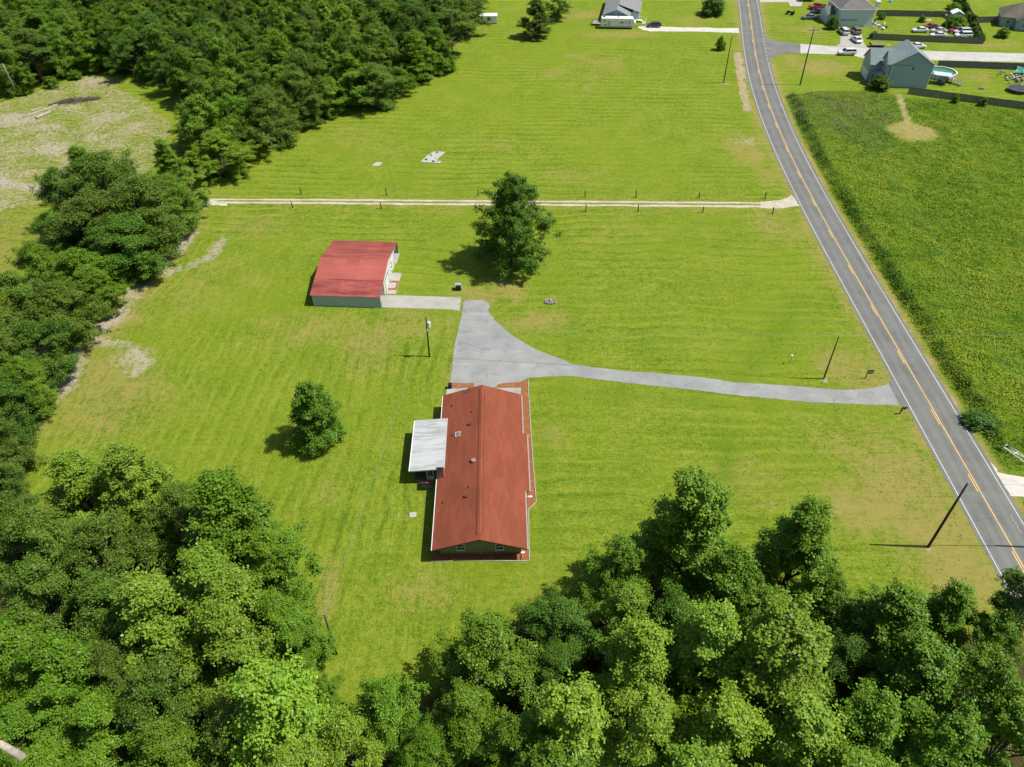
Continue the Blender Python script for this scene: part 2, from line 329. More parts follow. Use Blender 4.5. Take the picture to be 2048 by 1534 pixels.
M['metal_wall'] = mat_ribbed('metal_wall', (0.36, 0.46, 0.48), 0, 0.23, None, 0.0, 0.45, 0.02); M['metal_white'] = mat_ribbed('metal_white', (0.70, 0.70, 0.68), 1, 0.23, None, 0.0, 0.45, 0.02)
M['olive_siding'] = mat_ribbed('olive_siding', (0.25, 0.27, 0.15), 0, 0.30, (0.15, 0.16, 0.09), 0.3, 0.8, 0.03)
M['brick'] = mat_brick('brick', (0.24, 0.085, 0.05), (0.33, 0.13, 0.075), (0.38, 0.33, 0.28)); M['paver_brick'] = mat_brick('paver_brick', (0.40, 0.16, 0.09), (0.46, 0.21, 0.12), (0.36, 0.26, 0.2))
def mat_tuft():
    n = NT('tuft'); lv = n.attr('lv').outputs['Fac']; sd = n.attr('seed').outputs['Fac']
    n.base(n.mix(sd, n.mix(lv, (0.070, 0.150, 0.006), (0.250, 0.325, 0.024)), (0.38, 0.32, 0.12))); n.rough(0.7, 0.15); return n.m
M['tuft'] = mat_tuft()
M['leaf'] = mat_leaf('leaf'); M['needle'] = mat_leaf('needle', 0.15, 0.15); M['weed'] = mat_weed(); M['water'] = mat_water()
for k, c in dict(car_white=(0.72, 0.72, 0.72), car_red=(0.40, 0.012, 0.018), car_dark=(0.022, 0.026, 0.032), car_grey=(0.14, 0.17, 0.20), car_tan=(0.22, 0.18, 0.13), car_maroon=(0.26, 0.02, 0.025), car_silver=(0.5, 0.52, 0.53)).items(): M[k] = mat_paint(k, c)
for k in ('shingle_grey', 'shingle_bluegrey', 'shingle_brown', 'shingle_dark'):
    m = M[k]
# ------------------------------------------------------------------ the ground
def np_inside(px, py, poly):
    r = np.zeros(px.shape, bool); n = len(poly)
    for i in range(n):
        x0, y0 = poly[i]; x1, y1 = poly[(i+1) % n]
        c = ((y0 > py) != (y1 > py)) & (px < (x1-x0)*(py-y0)/(y1-y0+1e-12)+x0)
        r ^= c
    return r
def np_dist(px, py, line):
    d = np.full(px.shape, 1e9)
    for (x0, y0), (x1, y1) in zip(line[:-1], line[1:]):
        L2 = (x1-x0)**2+(y1-y0)**2+1e-9
        t = np.clip(((px-x0)*(x1-x0)+(py-y0)*(y1-y0))/L2, 0, 1)
        d = np.minimum(d, np.hypot(px-x0-t*(x1-x0), py-y0-t*(y1-y0)))
    return d
def gp(*pts): return [G(*p) for p in pts]
def smooth_line(pts, step):
    """Catmull-Rom through pts, resampled every step metres"""
    pts = [np.array(p, float) for p in pts]; P0 = [2*pts[0]-pts[1]]+pts+[2*pts[-1]-pts[-2]]; out = []
    for i in range(1, len(P0)-2):
        a, b, c, d = P0[i-1:i+3]
        for t in np.linspace(0, 1, 24, endpoint=False):
            out.append(0.5*((2*b)+(-a+c)*t+(2*a-5*b+4*c-d)*t*t+(-a+3*b-3*c+d)*t**3))
    out.append(pts[-1]); out = np.array(out); s = np.r_[0, np.cumsum(np.hypot(*np.diff(out, axis=0).T))]
    q = np.arange(0, s[-1], step); return np.stack([np.interp(q, s, out[:, 0]), np.interp(q, s, out[:, 1])], 1), q

# centre line of the county road, from the starts of its passing-zone dashes
DASH = [(1495, 7), (1498, 28), (1501, 52.5), (1504.6, 78), (1509, 106.6), (1514.8, 138.7), (1524.5, 172), (1538, 210.5), (1549.9, 246.1), (1568.3, 292.1), (1592.9, 342.6), (1622.6, 396), (1655.9, 459.9), (1695.9, 529.7), (1742.7, 612.2), (1796.2, 704.9), (1858.9, 817), (1932.9, 946.2), (2024, 1102.7)]
dw = gp(*DASH)
fx = np.poly1d(np.polyfit([p[1] for p in dw], [p[0] for p in dw], 5))
cl = [(fx(y)+0.28, y) for y in np.arange(dw[-1][1], dw[0][1], 6.0)]
d0 = (cl[1][0]-cl[0][0], cl[1][1]-cl[0][1]); dn = (cl[-1][0]-cl[-2][0], cl[-1][1]-cl[-2][1])
cl = [(cl[0][0]-d0[0]*k, cl[0][1]-d0[1]*k) for k in range(14, 0, -1)]+cl+[(cl[-1][0]+dn[0]*k, cl[-1][1]+dn[1]*k) for k in range(1, 200)]
RC, RS = smooth_line(cl, 1.0)
RT = np.gradient(RC, axis=0); RT /= np.linalg.norm(RT, axis=1)[:, None]; RN = np.stack([RT[:, 1], -RT[:, 0]], 1)     # normal to the right
def road_off(o): return [tuple(p) for p in RC+RN*o]
ROADL = road_off(0)[:420]

WOOD = gp((430, 335), (545, 283), (650, 218), (800, 168), (885, 115), (940, 62), (958, 0))+[(-20, 300), (-230, 300), (-230, 165)]+gp((-70, 205), (0, 182), (190, 126), (285, 140), (415, 222), (400, 300))
FIELD = [p for p in road_off(4.7)[:420] if 30 < p[1] < 193]+gp((1640, 182), (1745, 182), (1812, 196), (1880, 199), (1950, 208), (2048, 221), (2150, 236), (2250, 400))+[(150, 120), (80, 50), (64, 40)]
CIRCLE = G(1825, 264); CPATH = gp((1798, 190), (1806, 215), (1816, 245))

def build_ground():
    def axis(lo, hi, step, far):
        a = list(np.arange(lo, hi+1e-6, step)); s = step
        while a[-1] < far: s *= 1.35; a.append(a[-1]+s)
        s = step
        while a[0] > -far: s *= 1.35; a.insert(0, a[0]-s)
        return np.array(a)
    X = axis(-175, 175, 1.0, 2600); Y = axis(18, 290, 1.0, 2600)
    gx, gy = np.meshgrid(X, Y); px, py = gx.ravel(), gy.ravel(); N = len(px)
    rng = np.random.default_rng(3)
    dry = np.zeros(N); bare = np.zeros(N); litter = np.zeros(N); lush = np.zeros(N)
    def blob(a, x, y, rx, ry, v, ang=0):
        nonlocal px, py
        cx, cy = G(x, y); c, s = math.cos(ang), math.sin(ang); dx, dy = px-cx, py-cy
        u, w = (dx*c+dy*s)/rx, (-dx*s+dy*c)/ry
        np.maximum(a, v*np.exp(-(u*u+w*w)**1.5), out=a)
    def strip(a, pts, wid, v): np.maximum(a, v*np.exp(-(np_dist(px, py, gp(*pts))/wid)**2), out=a)
    # wood floor
    wood = np_inside(px, py, WOOD); litter[wood] = 0.9
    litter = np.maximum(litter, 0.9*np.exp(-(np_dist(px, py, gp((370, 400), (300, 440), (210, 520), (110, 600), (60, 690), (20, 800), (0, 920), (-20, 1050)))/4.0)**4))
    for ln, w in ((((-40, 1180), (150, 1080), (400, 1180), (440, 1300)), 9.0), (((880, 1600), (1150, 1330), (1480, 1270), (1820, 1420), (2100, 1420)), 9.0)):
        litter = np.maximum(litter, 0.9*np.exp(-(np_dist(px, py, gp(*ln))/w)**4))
    # the sandy clearing
    clr = np_inside(px, py, gp((-120, 240), (0, 205), (185, 148), (235, 172), (345, 245), (330, 300), (300, 340), (200, 420), (60, 520), (-20, 590), (-120, 600)))
    bare[clr] = 0.48; dry[clr] = 0.4
    for a in ((30, 240, 9, 6, 0.95), (90, 255, 7, 5, 0.8), (100, 300, 9, 3.5, 0.95), (190, 165, 9, 5, 0.8), (215, 235, 9, 7, 0.75), (180, 275, 8, 4, 0.75), (60, 345, 6, 3, 0.7), (20, 420, 10, 5, 0.7), (130, 215, 9, 4, 0.75), (275, 250, 5, 3, 0.8), (250, 200, 5, 4, 0.6)): blob(bare, *a[:4], a[4]*0.82)
    bare[clr & (np_dist(px, py, gp((0, 470), (60, 450), (30, 520))) < 9)] *= 0.25
    strip(bare, [(-60, 352), (0, 364), (85, 378)], 1.7, 1.1)
    # worn soil along the left tree line and other bare places
    for p, w, v in (([(372, 468), (352, 495), (310, 525)], 2.4, 1.15), ([(300, 535), (262, 570)], 1.6, 0.6), ([(445, 480), (420, 515), (380, 530), (330, 545)], 1.8, 0.68), ([(240, 625), (190, 660), (150, 690)], 2.3, 1.0), ([(150, 690), (200, 682), (255, 690), (292, 725), (270, 745)], 1.8, 0.72), ([(140, 735), (122, 775)], 2.6, 1.0), ([(110, 800), (60, 830)], 1.4, 0.45), ([(410, 415), (395, 405)], 1.6, 0.7),
                    ([(1475, 105), (1483, 160), (1494, 220)], 0.9, 1.0), ([(1486, 120), (1500, 215)], 0.8, 0.55)): strip(bare, p, w, v)
    blob(bare, 265, 720, 4, 3.5, 0.55); blob(bare, 1488, 280, 3.5, 4, 0.5); blob(bare, 1500, 160, 2, 2, 0.6); blob(bare, 1450, 168, 2.5, 1.5, 0.55); blob(bare, 1862, 1098, 0.7, 0.5, 0.9); blob(bare, 807, 1028, 1.0, 0.7, 0.6); blob(bare, 1115, 608, 0.9, 0.6, 0.65)
    blob(bare, 1430, 975, 1.2, 2.0, 0.5); blob(bare, 1650, 760, 0.6, 0.5, 0.8)
    # thin yellow patches
    for a in ((1800, 960, 8, 7, 0.75), (1880, 1080, 7, 7, 0.8), (1720, 890, 8, 5, 0.5), (1760, 1010, 9, 6, 0.65), (1930, 1160, 5, 5, 0.8), (1500, 970, 6, 6, 0.35), (230, 800, 9, 9, 0.6), (200, 740, 7, 6, 0.6), (330, 600, 10, 6, 0.35), (640, 660, 12, 5, 0.45), (740, 690, 6, 7, 0.55), (800, 650, 6, 5, 0.5), (960, 590, 5, 4, 0.7), (1010, 580, 4, 4, 0.6), (1080, 640, 6, 3, 0.6),
              (700, 270, 8, 9, 0.3), (760, 300, 7, 5, 0.35), (1000, 290, 6, 4, 0.3), (1150, 350, 8, 6, 0.3), (1490, 300, 5, 9, 0.7), (1540, 350, 4, 6, 0.5), (1250, 470, 10, 4, 0.3), (1560, 450, 6, 8, 0.5), (1690, 730, 5, 5, 0.7), (1740, 770, 4, 2, 0.7), (1200, 130, 8, 10, 0.4), (1120, 150, 7, 6, 0.4), (1160, 30, 9, 7, 0.5), (1240, 70, 12, 4, 0.6), (1380, 40, 9, 6, 0.45), (1640, 135, 9, 7, 0.75), (1600, 120, 6, 5, 0.5), (1960, 155, 4, 4, 0.7), (2000, 90, 15, 4, 0.5), (1610, 60, 8, 5, 0.5), (660, 980, 2, 3, 0.4), (650, 1190, 1.6, 6, 0.55), (1100, 850, 3, 6, 0.3), (430, 560, 9, 9, 0.3), (520, 450, 9, 5, 0.4), (860, 1190, 6, 3, 0.4)): blob(dry, *a)
    strip(dry, [(390, 425), (310, 530), (235, 630), (140, 740), (70, 840)], 5.0, 0.65)
    strip(bare, [(392, 425), (358, 485), (292, 550), (238, 628), (162, 690), (122, 765), (72, 832)], 2.4, 0.66)
    strip(dry, [(990, 558), (1025, 575), (1040, 590), (1030, 606)], 1.0, 0.9)
    strip(dry, [(1135, 110), (1200, 125), (1205, 140), (1170, 180)], 1.5, 0.55)
    strip(dry, [(380, 405), (1560, 412)], 3.0, 0.45); strip(dry, [(900, 620), (905, 760)], 1.0, 0.4)
    strip(lush, [(1590, 600), (1530, 700), (1490, 745)], 2.2, 0.8); strip(lush, [(1450, 880), (1452, 1000)], 1.6, 0.8); strip(lush, [(1090, 850), (1090, 1100)], 1.0, 0.5); strip(lush, [(1095, 780), (1440, 802), (1700, 818)], 1.2, 0.5)
    # the overgrown field and its mown circle
    fld = np_inside(px, py, FIELD); lush[fld] = 1.0; dry[fld] = 0
    cd = np.hypot(px-CIRCLE[0], py-CIRCLE[1]); m = np.clip((6.7-cd)/1.6, 0, 1); lush *= 1-m; dry = np.maximum(dry, 0.85*m); bare = np.maximum(bare, 0.40*m)
    pd = np_dist(px, py, CPATH); m = pd < 1.0; lush[m] = 0; bare[m] = 0.5; dry[m] = 0.7
    # sandy road shoulders
    rd = np_dist(px, py, road_off(3.6)[:420]); bare = np.maximum(bare, 0.45*np.exp(-(rd/0.7)**2)); dry = np.maximum(dry, 0.8*np.exp(-(rd/1.8)**2))
    rd = np_dist(px, py, road_off(-3.5)[:420]); bare = np.maximum(bare, 0.25*np.exp(-(rd/0.6)**2)); dry = np.maximum(dry, 0.6*np.exp(-(rd/2.5)**2))
    zone = (np_inside(px, py, [(-75, 30), (-2, 30), (-2, 100), (-14, 101), (-60, 125), (-75, 90)])).astype(float)
    nx = len(X)
    vs = np.stack([px, py, np.zeros(N)], 1)
    i = np.arange(len(Y)-1)[:, None]*nx+np.arange(nx-1)[None, :]; i = i.ravel()
    fs = np.stack([i, i+1, i+nx+1, i+nx], 1)
    me = bpy.data.meshes.new('ground'); me.vertices.add(N); me.vertices.foreach_set('co', vs.ravel().astype(np.float32))
    me.loops.add(fs.size); me.loops.foreach_set('vertex_index', fs.ravel().astype(np.int32)); me.polygons.add(len(fs)); me.polygons.foreach_set('loop_start', (np.arange(len(fs))*4).astype(np.int32)); me.update(calc_edges=True)
    for k, a in dict(dry=dry, bare=bare, litter=litter, zone=zone, lush=lush).items():
        at = me.attributes.new(k, 'FLOAT', 'POINT'); at.data.foreach_set('value', a.astype(np.float32))
    me.materials.append(M['lawn'])
    o = bpy.data.objects.new('ground', me); C.objects.link(o); tag(o, kind='structure'); return o
ground = build_ground()

def sheet(name, poly, z, mat, parent=None, kind='structure', ragged=0.0, step=0.6, seed=1, bias=0.0):
    """a flat sheet on the ground with a slightly ragged outline"""
    pts = [Vector((p[0], p[1])) for p in poly]; rng = random.Random(seed); out = []; prev = [0.0]
    ar = sum(a.x*b.y-b.x*a.y for a, b in zip(pts, pts[1:]+pts[:1])); sgn = 1 if ar > 0 else -1
    def jit():
        prev[0] = 0.72*prev[0]+rng.gauss(0, ragged*0.7); return prev[0]+bias*sgn
    for a, b in zip(pts, pts[1:]+pts[:1]):
        L = (b-a).length; k = max(1, int(L/step)) if ragged else 1; nrm = Vector((b.y-a.y, a.x-b.x)).normalized() if L > 0 else Vector((0, 0))
        for i in range(k):
            p = a.lerp(b, i/k)+(nrm*jit() if ragged else Vector((0, 0))); out.append((p.x, p.y, z))
    me = bpy.data.meshes.new(name); bm = bmesh.new(); vv = [bm.verts.new(p) for p in out]
    es = [bm.edges.new((vv[i], vv[(i+1) % len(vv)])) for i in range(len(vv))]
    bmesh.ops.triangle_fill(bm, edges=es, use_beauty=True); bmesh.ops.recalc_face_normals(bm, faces=bm.faces)
    for f in bm.faces:
        if f.normal.z < 0: f.normal_flip()
    bm.to_mesh(me); bm.free(); me.materials.append(mat)
    o = bpy.data.objects.new(name, me); C.objects.link(o); o.parent = parent
    if parent is None: tag(o, kind=kind)
    return o
def ribbon(name, left, right, z, mat, parent=None, lane=None):
    n = len(left); vs = [(p[0], p[1], z) for p in left]+[(p[0], p[1], z) for p in right]
    me = bpy.data.meshes.new(name); me.from_pydata(vs, [], [(i, n+i, n+i+1, i+1) for i in range(n-1)]); me.update()
    if lane: 
        at = me.attributes.new('lane', 'FLOAT', 'POINT'); at.data.foreach_set('value', [lane[0]]*n+[lane[1]]*n)
    me.materials.append(mat); o = bpy.data.objects.new(name, me); C.objects.link(o); o.parent = parent
    if parent is None: tag(o, kind='structure')
    return o
# --- county road with its paint
def build_road():
    offs = [-3.42, -3.0, -2.25, -1.5, -0.75, 0, 0.75, 1.5, 2.25, 3.0, 3.55]; n = len(RC); rng = random.Random(5)
    vs = []; lane = []
    for j, o in enumerate(offs):
        for i in range(n):
            e = rng.gauss(0, 0.035) if j in (0, len(offs)-1) else 0
            p = RC[i]+RN[i]*(o+e); vs.append((p[0], p[1], 0.012+0.02*(1-abs(o)/3.5))); lane.append(o)
    fs = [(j*n+i, (j+1)*n+i, (j+1)*n+i+1, j*n+i+1) for j in range(len(offs)-1) for i in range(n-1)]
    me = bpy.data.meshes.new('county_road'); me.from_pydata(vs, [], fs); me.update()
    at = me.attributes.new('lane', 'FLOAT', 'POINT'); at.data.foreach_set('value', lane); me.materials.append(M['asphalt'])
    road = bpy.data.objects.new('county_road', me); C.objects.link(road); tag(road, kind='structure')
    z = 0.045
    def band(nm, a, b, i0, i1, mat):
        L = [tuple(p) for p in (RC+RN*a)[i0:i1]]; R_ = [tuple(p) for p in (RC+RN*b)[i0:i1]]
        return ribbon(nm, L, R_, z, mat, road)
    ys = RC[:, 1]; near = lambda Y: int(np.argmin(np.abs(ys-Y)))
    band('edge_line', -3.06, -2.94, 0, n, M['mark_white'])
    ya, yb = near(G(1530, 122)[1]), near(G(1520, 63)[1])
    band('edge_line', 2.94, 3.06, 0, ya, M['mark_white']); band('edge_line', 2.94, 3.06, yb, n, M['mark_white'])
    L = yb-ya
    for k in range(8):     # dotted line across the mouth of the side street
        i0 = ya+int((k+0.6)*L/8.3); band('edge_dot', 2.90, 3.09, i0, i0+2, M['mark_white'])
    band('centre_line', -0.02, 0.12, 0, n, M['mark_yellow'])
    for k, p in enumerate([dw[0]]+dw[1:]):
        i0 = near(p[1]); band('centre_dash', -0.32, -0.18, max(i0-3, 0), i0+1, M['mark_yellow'])
    # worn utility paint marks near the right edge
    mk = MB()
    for k in range(7):
        x, y = G(2022+k*3.2, 1032+k*5.5); mk.obox((x, y, z+0.001), (0.03, 0.14+0.06*(k % 3), 0.001), rz=0.5*(k % 4)-0.4)
    mk.build('survey_mark', M['mark_white'], road)
    return road
road = build_road()
# --- side street and the drives
sheet('side_street_mouth', gp((1521.5, 62), (1528, 72), (1545, 80), (1570, 84), (1601, 88), (1601, 106), (1575, 107), (1556, 110), (1542, 117), (1534, 128)), 0.010, M['patch_asphalt'], ragged=0.05)
sheet('side_street', gp((1600.5, 87.5), (1676, 93.5), (1760, 97), (1870, 102.5), (2048, 107), (2300, 112), (2300, 133), (2048, 124), (1870, 120.5), (1750, 114.5), (1700, 110), (1600.5, 106.5)), 0.008, M['street'], ragged=0.04)
sheet('house_drive', gp((1682, 60), (1722, 62), (1727, 84), (1735, 96.5), (1670, 93), (1680, 87)), 0.014, M['concrete'])
sheet('house_drive', gp((1704, 110.5), (1736, 112), (1752, 121), (1734, 124), (1728, 117)), 0.014, M['pale_concrete'])
sheet('house_drive', gp((1520, -12), (1610, -12), (1602, 12.8), (1580, 12), (1577, 4), (1520, 4.5)), 0.014, M['pale_concrete'])
sheet('gravel_drive', gp((1274, 53), (1285, 60), (1300, 63), (1340, 62.5), (1400, 63), (1440, 64.5), (1478, 66), (1477.5, 56), (1440, 56), (1400, 55), (1330, 53.5), (1300, 51.5)), 0.012, M['pale_gravel'], ragged=0.15)
lane_up = gp((380, 399), (600, 399.5), (800, 401), (1000, 402.5), (1250, 404), (1450, 405.5), (1540, 406)); lane_dn = gp((380, 405), (600, 406), (800, 408), (1000, 409), (1250, 411), (1450, 412.5), (1540, 413))
def track(line, w, seed):
    pts, _ = smooth_line(line, 0.5); rng = np.random.default_rng(seed); k = np.ones(5)/5
    a = np.convolve(rng.normal(0, 0.16, len(pts)), k, 'same'); b = np.convolve(rng.normal(0, 0.16, len(pts)), k, 'same')
    return [(p[0], p[1]+w/2+e) for p, e in zip(pts, a)], [(p[0], p[1]-w/2+e) for p, e in zip(pts, b)]
lane = sheet('gravel_lane', gp((1520, 402.5), (1560, 401), (1574, 396.5), (1583, 390), (1601, 412), (1580, 415), (1560, 418), (1520, 416.5)), 0.018, M['gravel'], ragged=0.12)
for i, (ln, w) in enumerate(((lane_up, 0.66), (lane_dn, 0.72))):
    a, b = track(ln, w, 11+i); ribbon('wheel_track', a, b, 0.012+0.003*i, M['gravel'], lane)
sheet('sand_apron', gp((372, 402), (400, 401), (450, 404), (455, 410), (400, 413), (388, 420), (370, 416)), 0.009, M['pale_gravel'], ragged=0.25)
DRIVE = [(929, 601), (944, 599), (967, 601), (977, 606), (979.5, 614), (975, 622), (992, 643), (1020, 667), (1047, 684), (1073, 699), (1100, 710), (1127, 719), (1140, 727), (1190, 735), (1250, 742), (1330, 748), (1400, 754.6), (1463, 764), (1558, 770), (1685, 780), (1732, 778), (1764, 772), (1777, 766.5), (1800, 811), (1716.5, 808.4), (1621.5, 805), (1495, 792.6), (1400, 781.5), (1250, 765), (1140, 752), (1060, 755), (1040, 764), (1020, 768), (1002, 770), (990, 774), (980, 790), (905, 790), (899, 772), (903, 740), (909, 690), (916, 660), (923, 634), (924, 620), (926, 610)]
sheet('asphalt_drive', gp(*DRIVE), 0.014, M['old_asphalt'], ragged=0.035, step=0.5)
sheet('drive_edging', gp((1776.5, 767), (1783, 757), (1816, 820), (1800, 811.6)), 0.0155, M['patch_asphalt'], ragged=0.03)
sheet('shed_drive', gp((762, 590), (922.5, 594.5), (920, 622.5), (905, 619), (764, 615)), 0.020, M['concrete'], ragged=0.02)
sheet('gravel_entrance', gp((1938, 896), (1958, 900), (1985, 930), (1995, 946), (2048, 955), (2120, 965), (2120, 1015), (2048, 996), (2012, 992), (1975, 935), (1952, 905)), 0.009, M['pale_gravel'], ragged=0.14)
sheet('dirt_strip', gp((1466, 108), (1474, 108), (1483, 140), (1499, 221), (1488, 221), (1474, 150)), 0.006, M['dirt'], ragged=0.2)
# ------------------------------------------------------------------ trees
def quads_to_mesh(name, V, lv, mat, extra=None):
    n = len(V)//4; me = bpy.data.meshes.new(name)
    me.vertices.add(n*4); me.vertices.foreach_set('co', V.astype(np.float32).ravel())
    me.loops.add(n*4); me.loops.foreach_set('vertex_index', np.arange(n*4, dtype=np.int32)); me.polygons.add(n); me.polygons.foreach_set('loop_start', (np.arange(n)*4).astype(np.int32)); me.update(calc_edges=True)
    at = me.attributes.new('lv', 'FLOAT', 'FACE'); at.data.foreach_set('value', lv.astype(np.float32))
    if extra is not None:
        at = me.attributes.new('seed', 'FLOAT', 'FACE'); at.data.foreach_set('value', extra.astype(np.float32))
    me.materials.append(mat); return me
def unit(a): return a/np.maximum(np.linalg.norm(a, axis=-1, keepdims=True), 1e-9)
def leaf_quads(rng, pos, nrm, L, W):
    """one leaf-shaped quad at each pos"""
    t = unit(np.cross(nrm, rng.normal(size=pos.shape))); b = np.cross(nrm, t)
    L = L[:, None]; W = W[:, None]; dr = nrm*(-0.12*L)
    return np.stack([pos-t*L*0.5+dr, pos+b*W*0.5, pos+t*L*0.5+dr, pos-b*W*0.5], 1).reshape(-1, 3)
GA = math.pi*(3-math.sqrt(5))
def make_tree(seed, R, H, z0, prof, nm, ns, lr, ncl, nk, ls, rc=0.22, flat=0.85, needle=False, lean=0.0, bark='bark', mass=0.42, tall=1.0):
    """trunk with limbs up to each leafy lobe; the crown is a few big masses, each a cluster of lobes, each lobe a cluster of leaf sprays"""
    rng = np.random.default_rng(seed); cen = []; rad = []; mcs = []
    for i in range(nm):
        t = (i+rng.uniform(0.15, 0.85))/nm; t = min(t, 0.97); pr = prof(t)
        ph = i*GA+rng.normal(0, 0.5); big = R*mass*rng.uniform(0.72, 1.2)*(0.55+0.45*pr)
        r = max(0.0, (R*pr-big*0.75))*rng.uniform(0.55, 1.12)
        if i == nm-1: r *= 0.3
        mc = np.array([r*math.cos(ph)+lean*t, r*math.sin(ph), z0+(H-z0)*t*0.98-big*0.55*tall]); mc[2] = max(mc[2], z0*0.6+big*0.3)
        o = unit(np.array([mc[0], mc[1], 0.55*R])); k = int(ns*rng.uniform(0.75, 1.3))
        for _ in range(k):
            d = unit(rng.normal(size=3)+o*0.7)
            if d[2] < -0.35: d[2] *= -0.5
            l = lr*rng.uniform(0.5, 1.5); q = rng.uniform(0.55, 1.08) if rng.uniform() < 0.78 else rng.uniform(1.1, 1.5)
            cen.append(mc+d*big*q*np.array([1, 1, tall])); rad.append(l); mcs.append(mc)
    nl = len(cen)
    cen = np.array(cen); rad = np.array(rad); mcs = np.array(mcs)
    axis0 = np.array([0, 0, z0+(H-z0)*0.25]); out = unit(cen-axis0+np.array([0, 0, 0.3*R]))
    d = unit(rng.normal(size=(nl, ncl*2, 3))+out[:, None]*0.75); d = d[:, :ncl]
    d[..., 2] = np.where(d[..., 2] < -0.25, -0.5*d[..., 2], d[..., 2]); d = unit(d)
    cp = cen[:, None]+d*rad[:, None, None]*rng.uniform(0.5, 1.25, size=(nl, ncl, 1))*np.array([1, 1, flat])
    uu = rng.uniform(0, 1, size=(nl, ncl, 1))**0.7     # sprays run outwards along each bough and thin towards its tip
    if not needle: cp = mcs[:, None]+(cen-mcs)[:, None]*(0.40+0.85*uu)+rng.normal(size=(nl, ncl, 3))*np.array([1, 1, flat])*rad[:, None, None]*0.62*(1.12-0.80*uu); d = unit(0.6*d+unit(cen-mcs)[:, None])
    lp = cp[:, :, None]+rng.normal(size=(nl, ncl, nk, 3))*rc*np.array([1, 1, 0.7])
    ln = unit(d[:, :, None]*0.55+np.array([0.12, 0, 0.62])+rng.normal(size=lp.shape)*0.42)
    lp = lp.reshape(-1, 3); ln = ln.reshape(-1, 3); n = len(lp)
    if needle: L = ls*1.9*rng.uniform(0.7, 1.3, n); W = ls*0.42*np.ones(n)
    else: L = ls*rng.uniform(0.7, 1.4, n); W = L*rng.uniform(0.6, 0.85, n)
    V = leaf_quads(rng, lp, ln, L, W)
    clv = np.repeat(rng.uniform(0, 1, (nl, ncl)).ravel(), nk)
    lv = np.clip(0.35*clv+0.65*rng.uniform(0, 1, n)**1.5+0.06*rng.normal(size=n), 0, 1)
    crown = quads_to_mesh('crown', V, lv, M['needle'] if needle else M['leaf'])
    mb = MB(); tr = 0.018*H+0.06
    pts = [(lean*k*k*0.7+0.12*math.sin(k*5+seed)*k, 0.12*math.cos(k*4+seed)*k, H*0.93*k) for k in np.linspace(0, 1, 7)]
    mb.tube(pts, [tr*(1.25 if k == 0 else 1-0.88*k/6) for k in range(7)], 7)
    for c, l in list(zip(cen, rad))[::max(1, nl//30)]:
        zb = max(0.12*H, c[2]-0.75*math.hypot(c[0], c[1])-0.5); f = min(zb/(0.93*H), 1)
        b0 = Vector((np.interp(zb, [p[2] for p in pts], [p[0] for p in pts]), np.interp(zb, [p[2] for p in pts], [p[1] for p in pts]), zb)); b1 = Vector(c)
        md = b0.lerp(b1, 0.5)+Vector((0, 0, -0.25)); mb.tube([b0, md, b1], [tr*0.42*(1-0.6*f), tr*0.26*(1-0.5*f), 0.03], 5, cap=False)
    return crown, mb.mesh('trunk', M[bark], smooth=True)
dome = lambda t: max(0.0, math.sin(math.pi*(0.16+0.80*t)))**0.75
broad = lambda t: (1-abs(2*t-0.85)**2.4*0.85) if t < 0.93 else 0.35
cone = lambda t: max(0.05, (1-t)**0.75*min(1, 0.55+t*2.2))
ovate = lambda t: max(0.08, (1-t)**0.55*min(1, 0.72+t*1.6))
PROTO = {}
def proto(key, R, H, *a, **k): PROTO[key] = (R, H)+make_tree(*((a[0], R, H)+a[1:]), **k)
for i in range(5): proto(('round', i), 5.0, 14.0, 20+i, 1.6, broad, 15, 11, 0.68, 14, 15, 0.215, rc=0.215, mass=0.38)
for i in range(4): proto(('tulip', i), 4.6, 16.0, 40+i, 1.5, ovate, 26, 10, 0.66, 14, 15, 0.215, rc=0.215, mass=0.40, tall=1.35)
for i in range(4): proto(('oak', i), 5.2, 12.5, 60+i, 0.9, dome, 18, 12, 0.72, 14, 15, 0.19, rc=0.24, flat=0.85, mass=0.40, tall=1.0)
for i in range(2): proto(('pine', i), 3.6, 17.0, 80+i, 7.0, dome, 11, 6, 0.70, 12, 16, 0.28, needle=True, bark='pine_bark', flat=0.55, mass=0.34, tall=0.7)
for i in range(3): proto(('shrub', i), 1.8, 2.6, 90+i, 0.12, dome, 15, 7, 0.40, 11, 11, 0.17, rc=0.14, mass=0.46)
TONE = dict(bright=(0.205, 0.335, 0.030), mid=(0.138, 0.262, 0.018), dark=(0.086, 0.185, 0.017), olive=(0.115, 0.200, 0.023), yellow=(0.165, 0.265, 0.020), pine=(0.085, 0.160, 0.022))
trng = random.Random(77)
def place_tree(sp, x, y, R, H, tone, label, group=None, var=None, name=None, rz=None):
    vs = [k for k in PROTO if k[0] == sp]; k = (sp, var) if var is not None else trng.choice(vs); pR, pH, cm, tm = PROTO[k]
    nm = name or dict(pine='pine_tree', shrub='shrub', oak='oak_tree').get(sp, 'broadleaf_tree')
    t = thing(nm, label, 'shrub' if sp == 'shrub' else 'tree', (x, y, 0), trng.uniform(0, 6.28) if rz is None else rz, group)
    t.scale = (R/pR, R/pR, H/pH)
    inst(tm, 'stems' if sp == 'shrub' else 'trunk', t); c = inst(cm, 'foliage' if sp == 'shrub' else 'crown', t)
    b = TONE[tone]; j = trng.uniform(0.88, 1.10); g = trng.uniform(0.95, 1.05)
    c.color = (b[0]*j*trng.uniform(0.95, 1.04), b[1]*j*g, b[2]*j, 1)
    return t
_o1 = ['first', 'second', 'third', 'fourth', 'fifth', 'sixth', 'seventh', 'eighth', 'ninth', 'tenth', 'eleventh', 'twelfth', 'thirteenth', 'fourteenth', 'fifteenth', 'sixteenth', 'seventeenth', 'eighteenth', 'nineteenth']
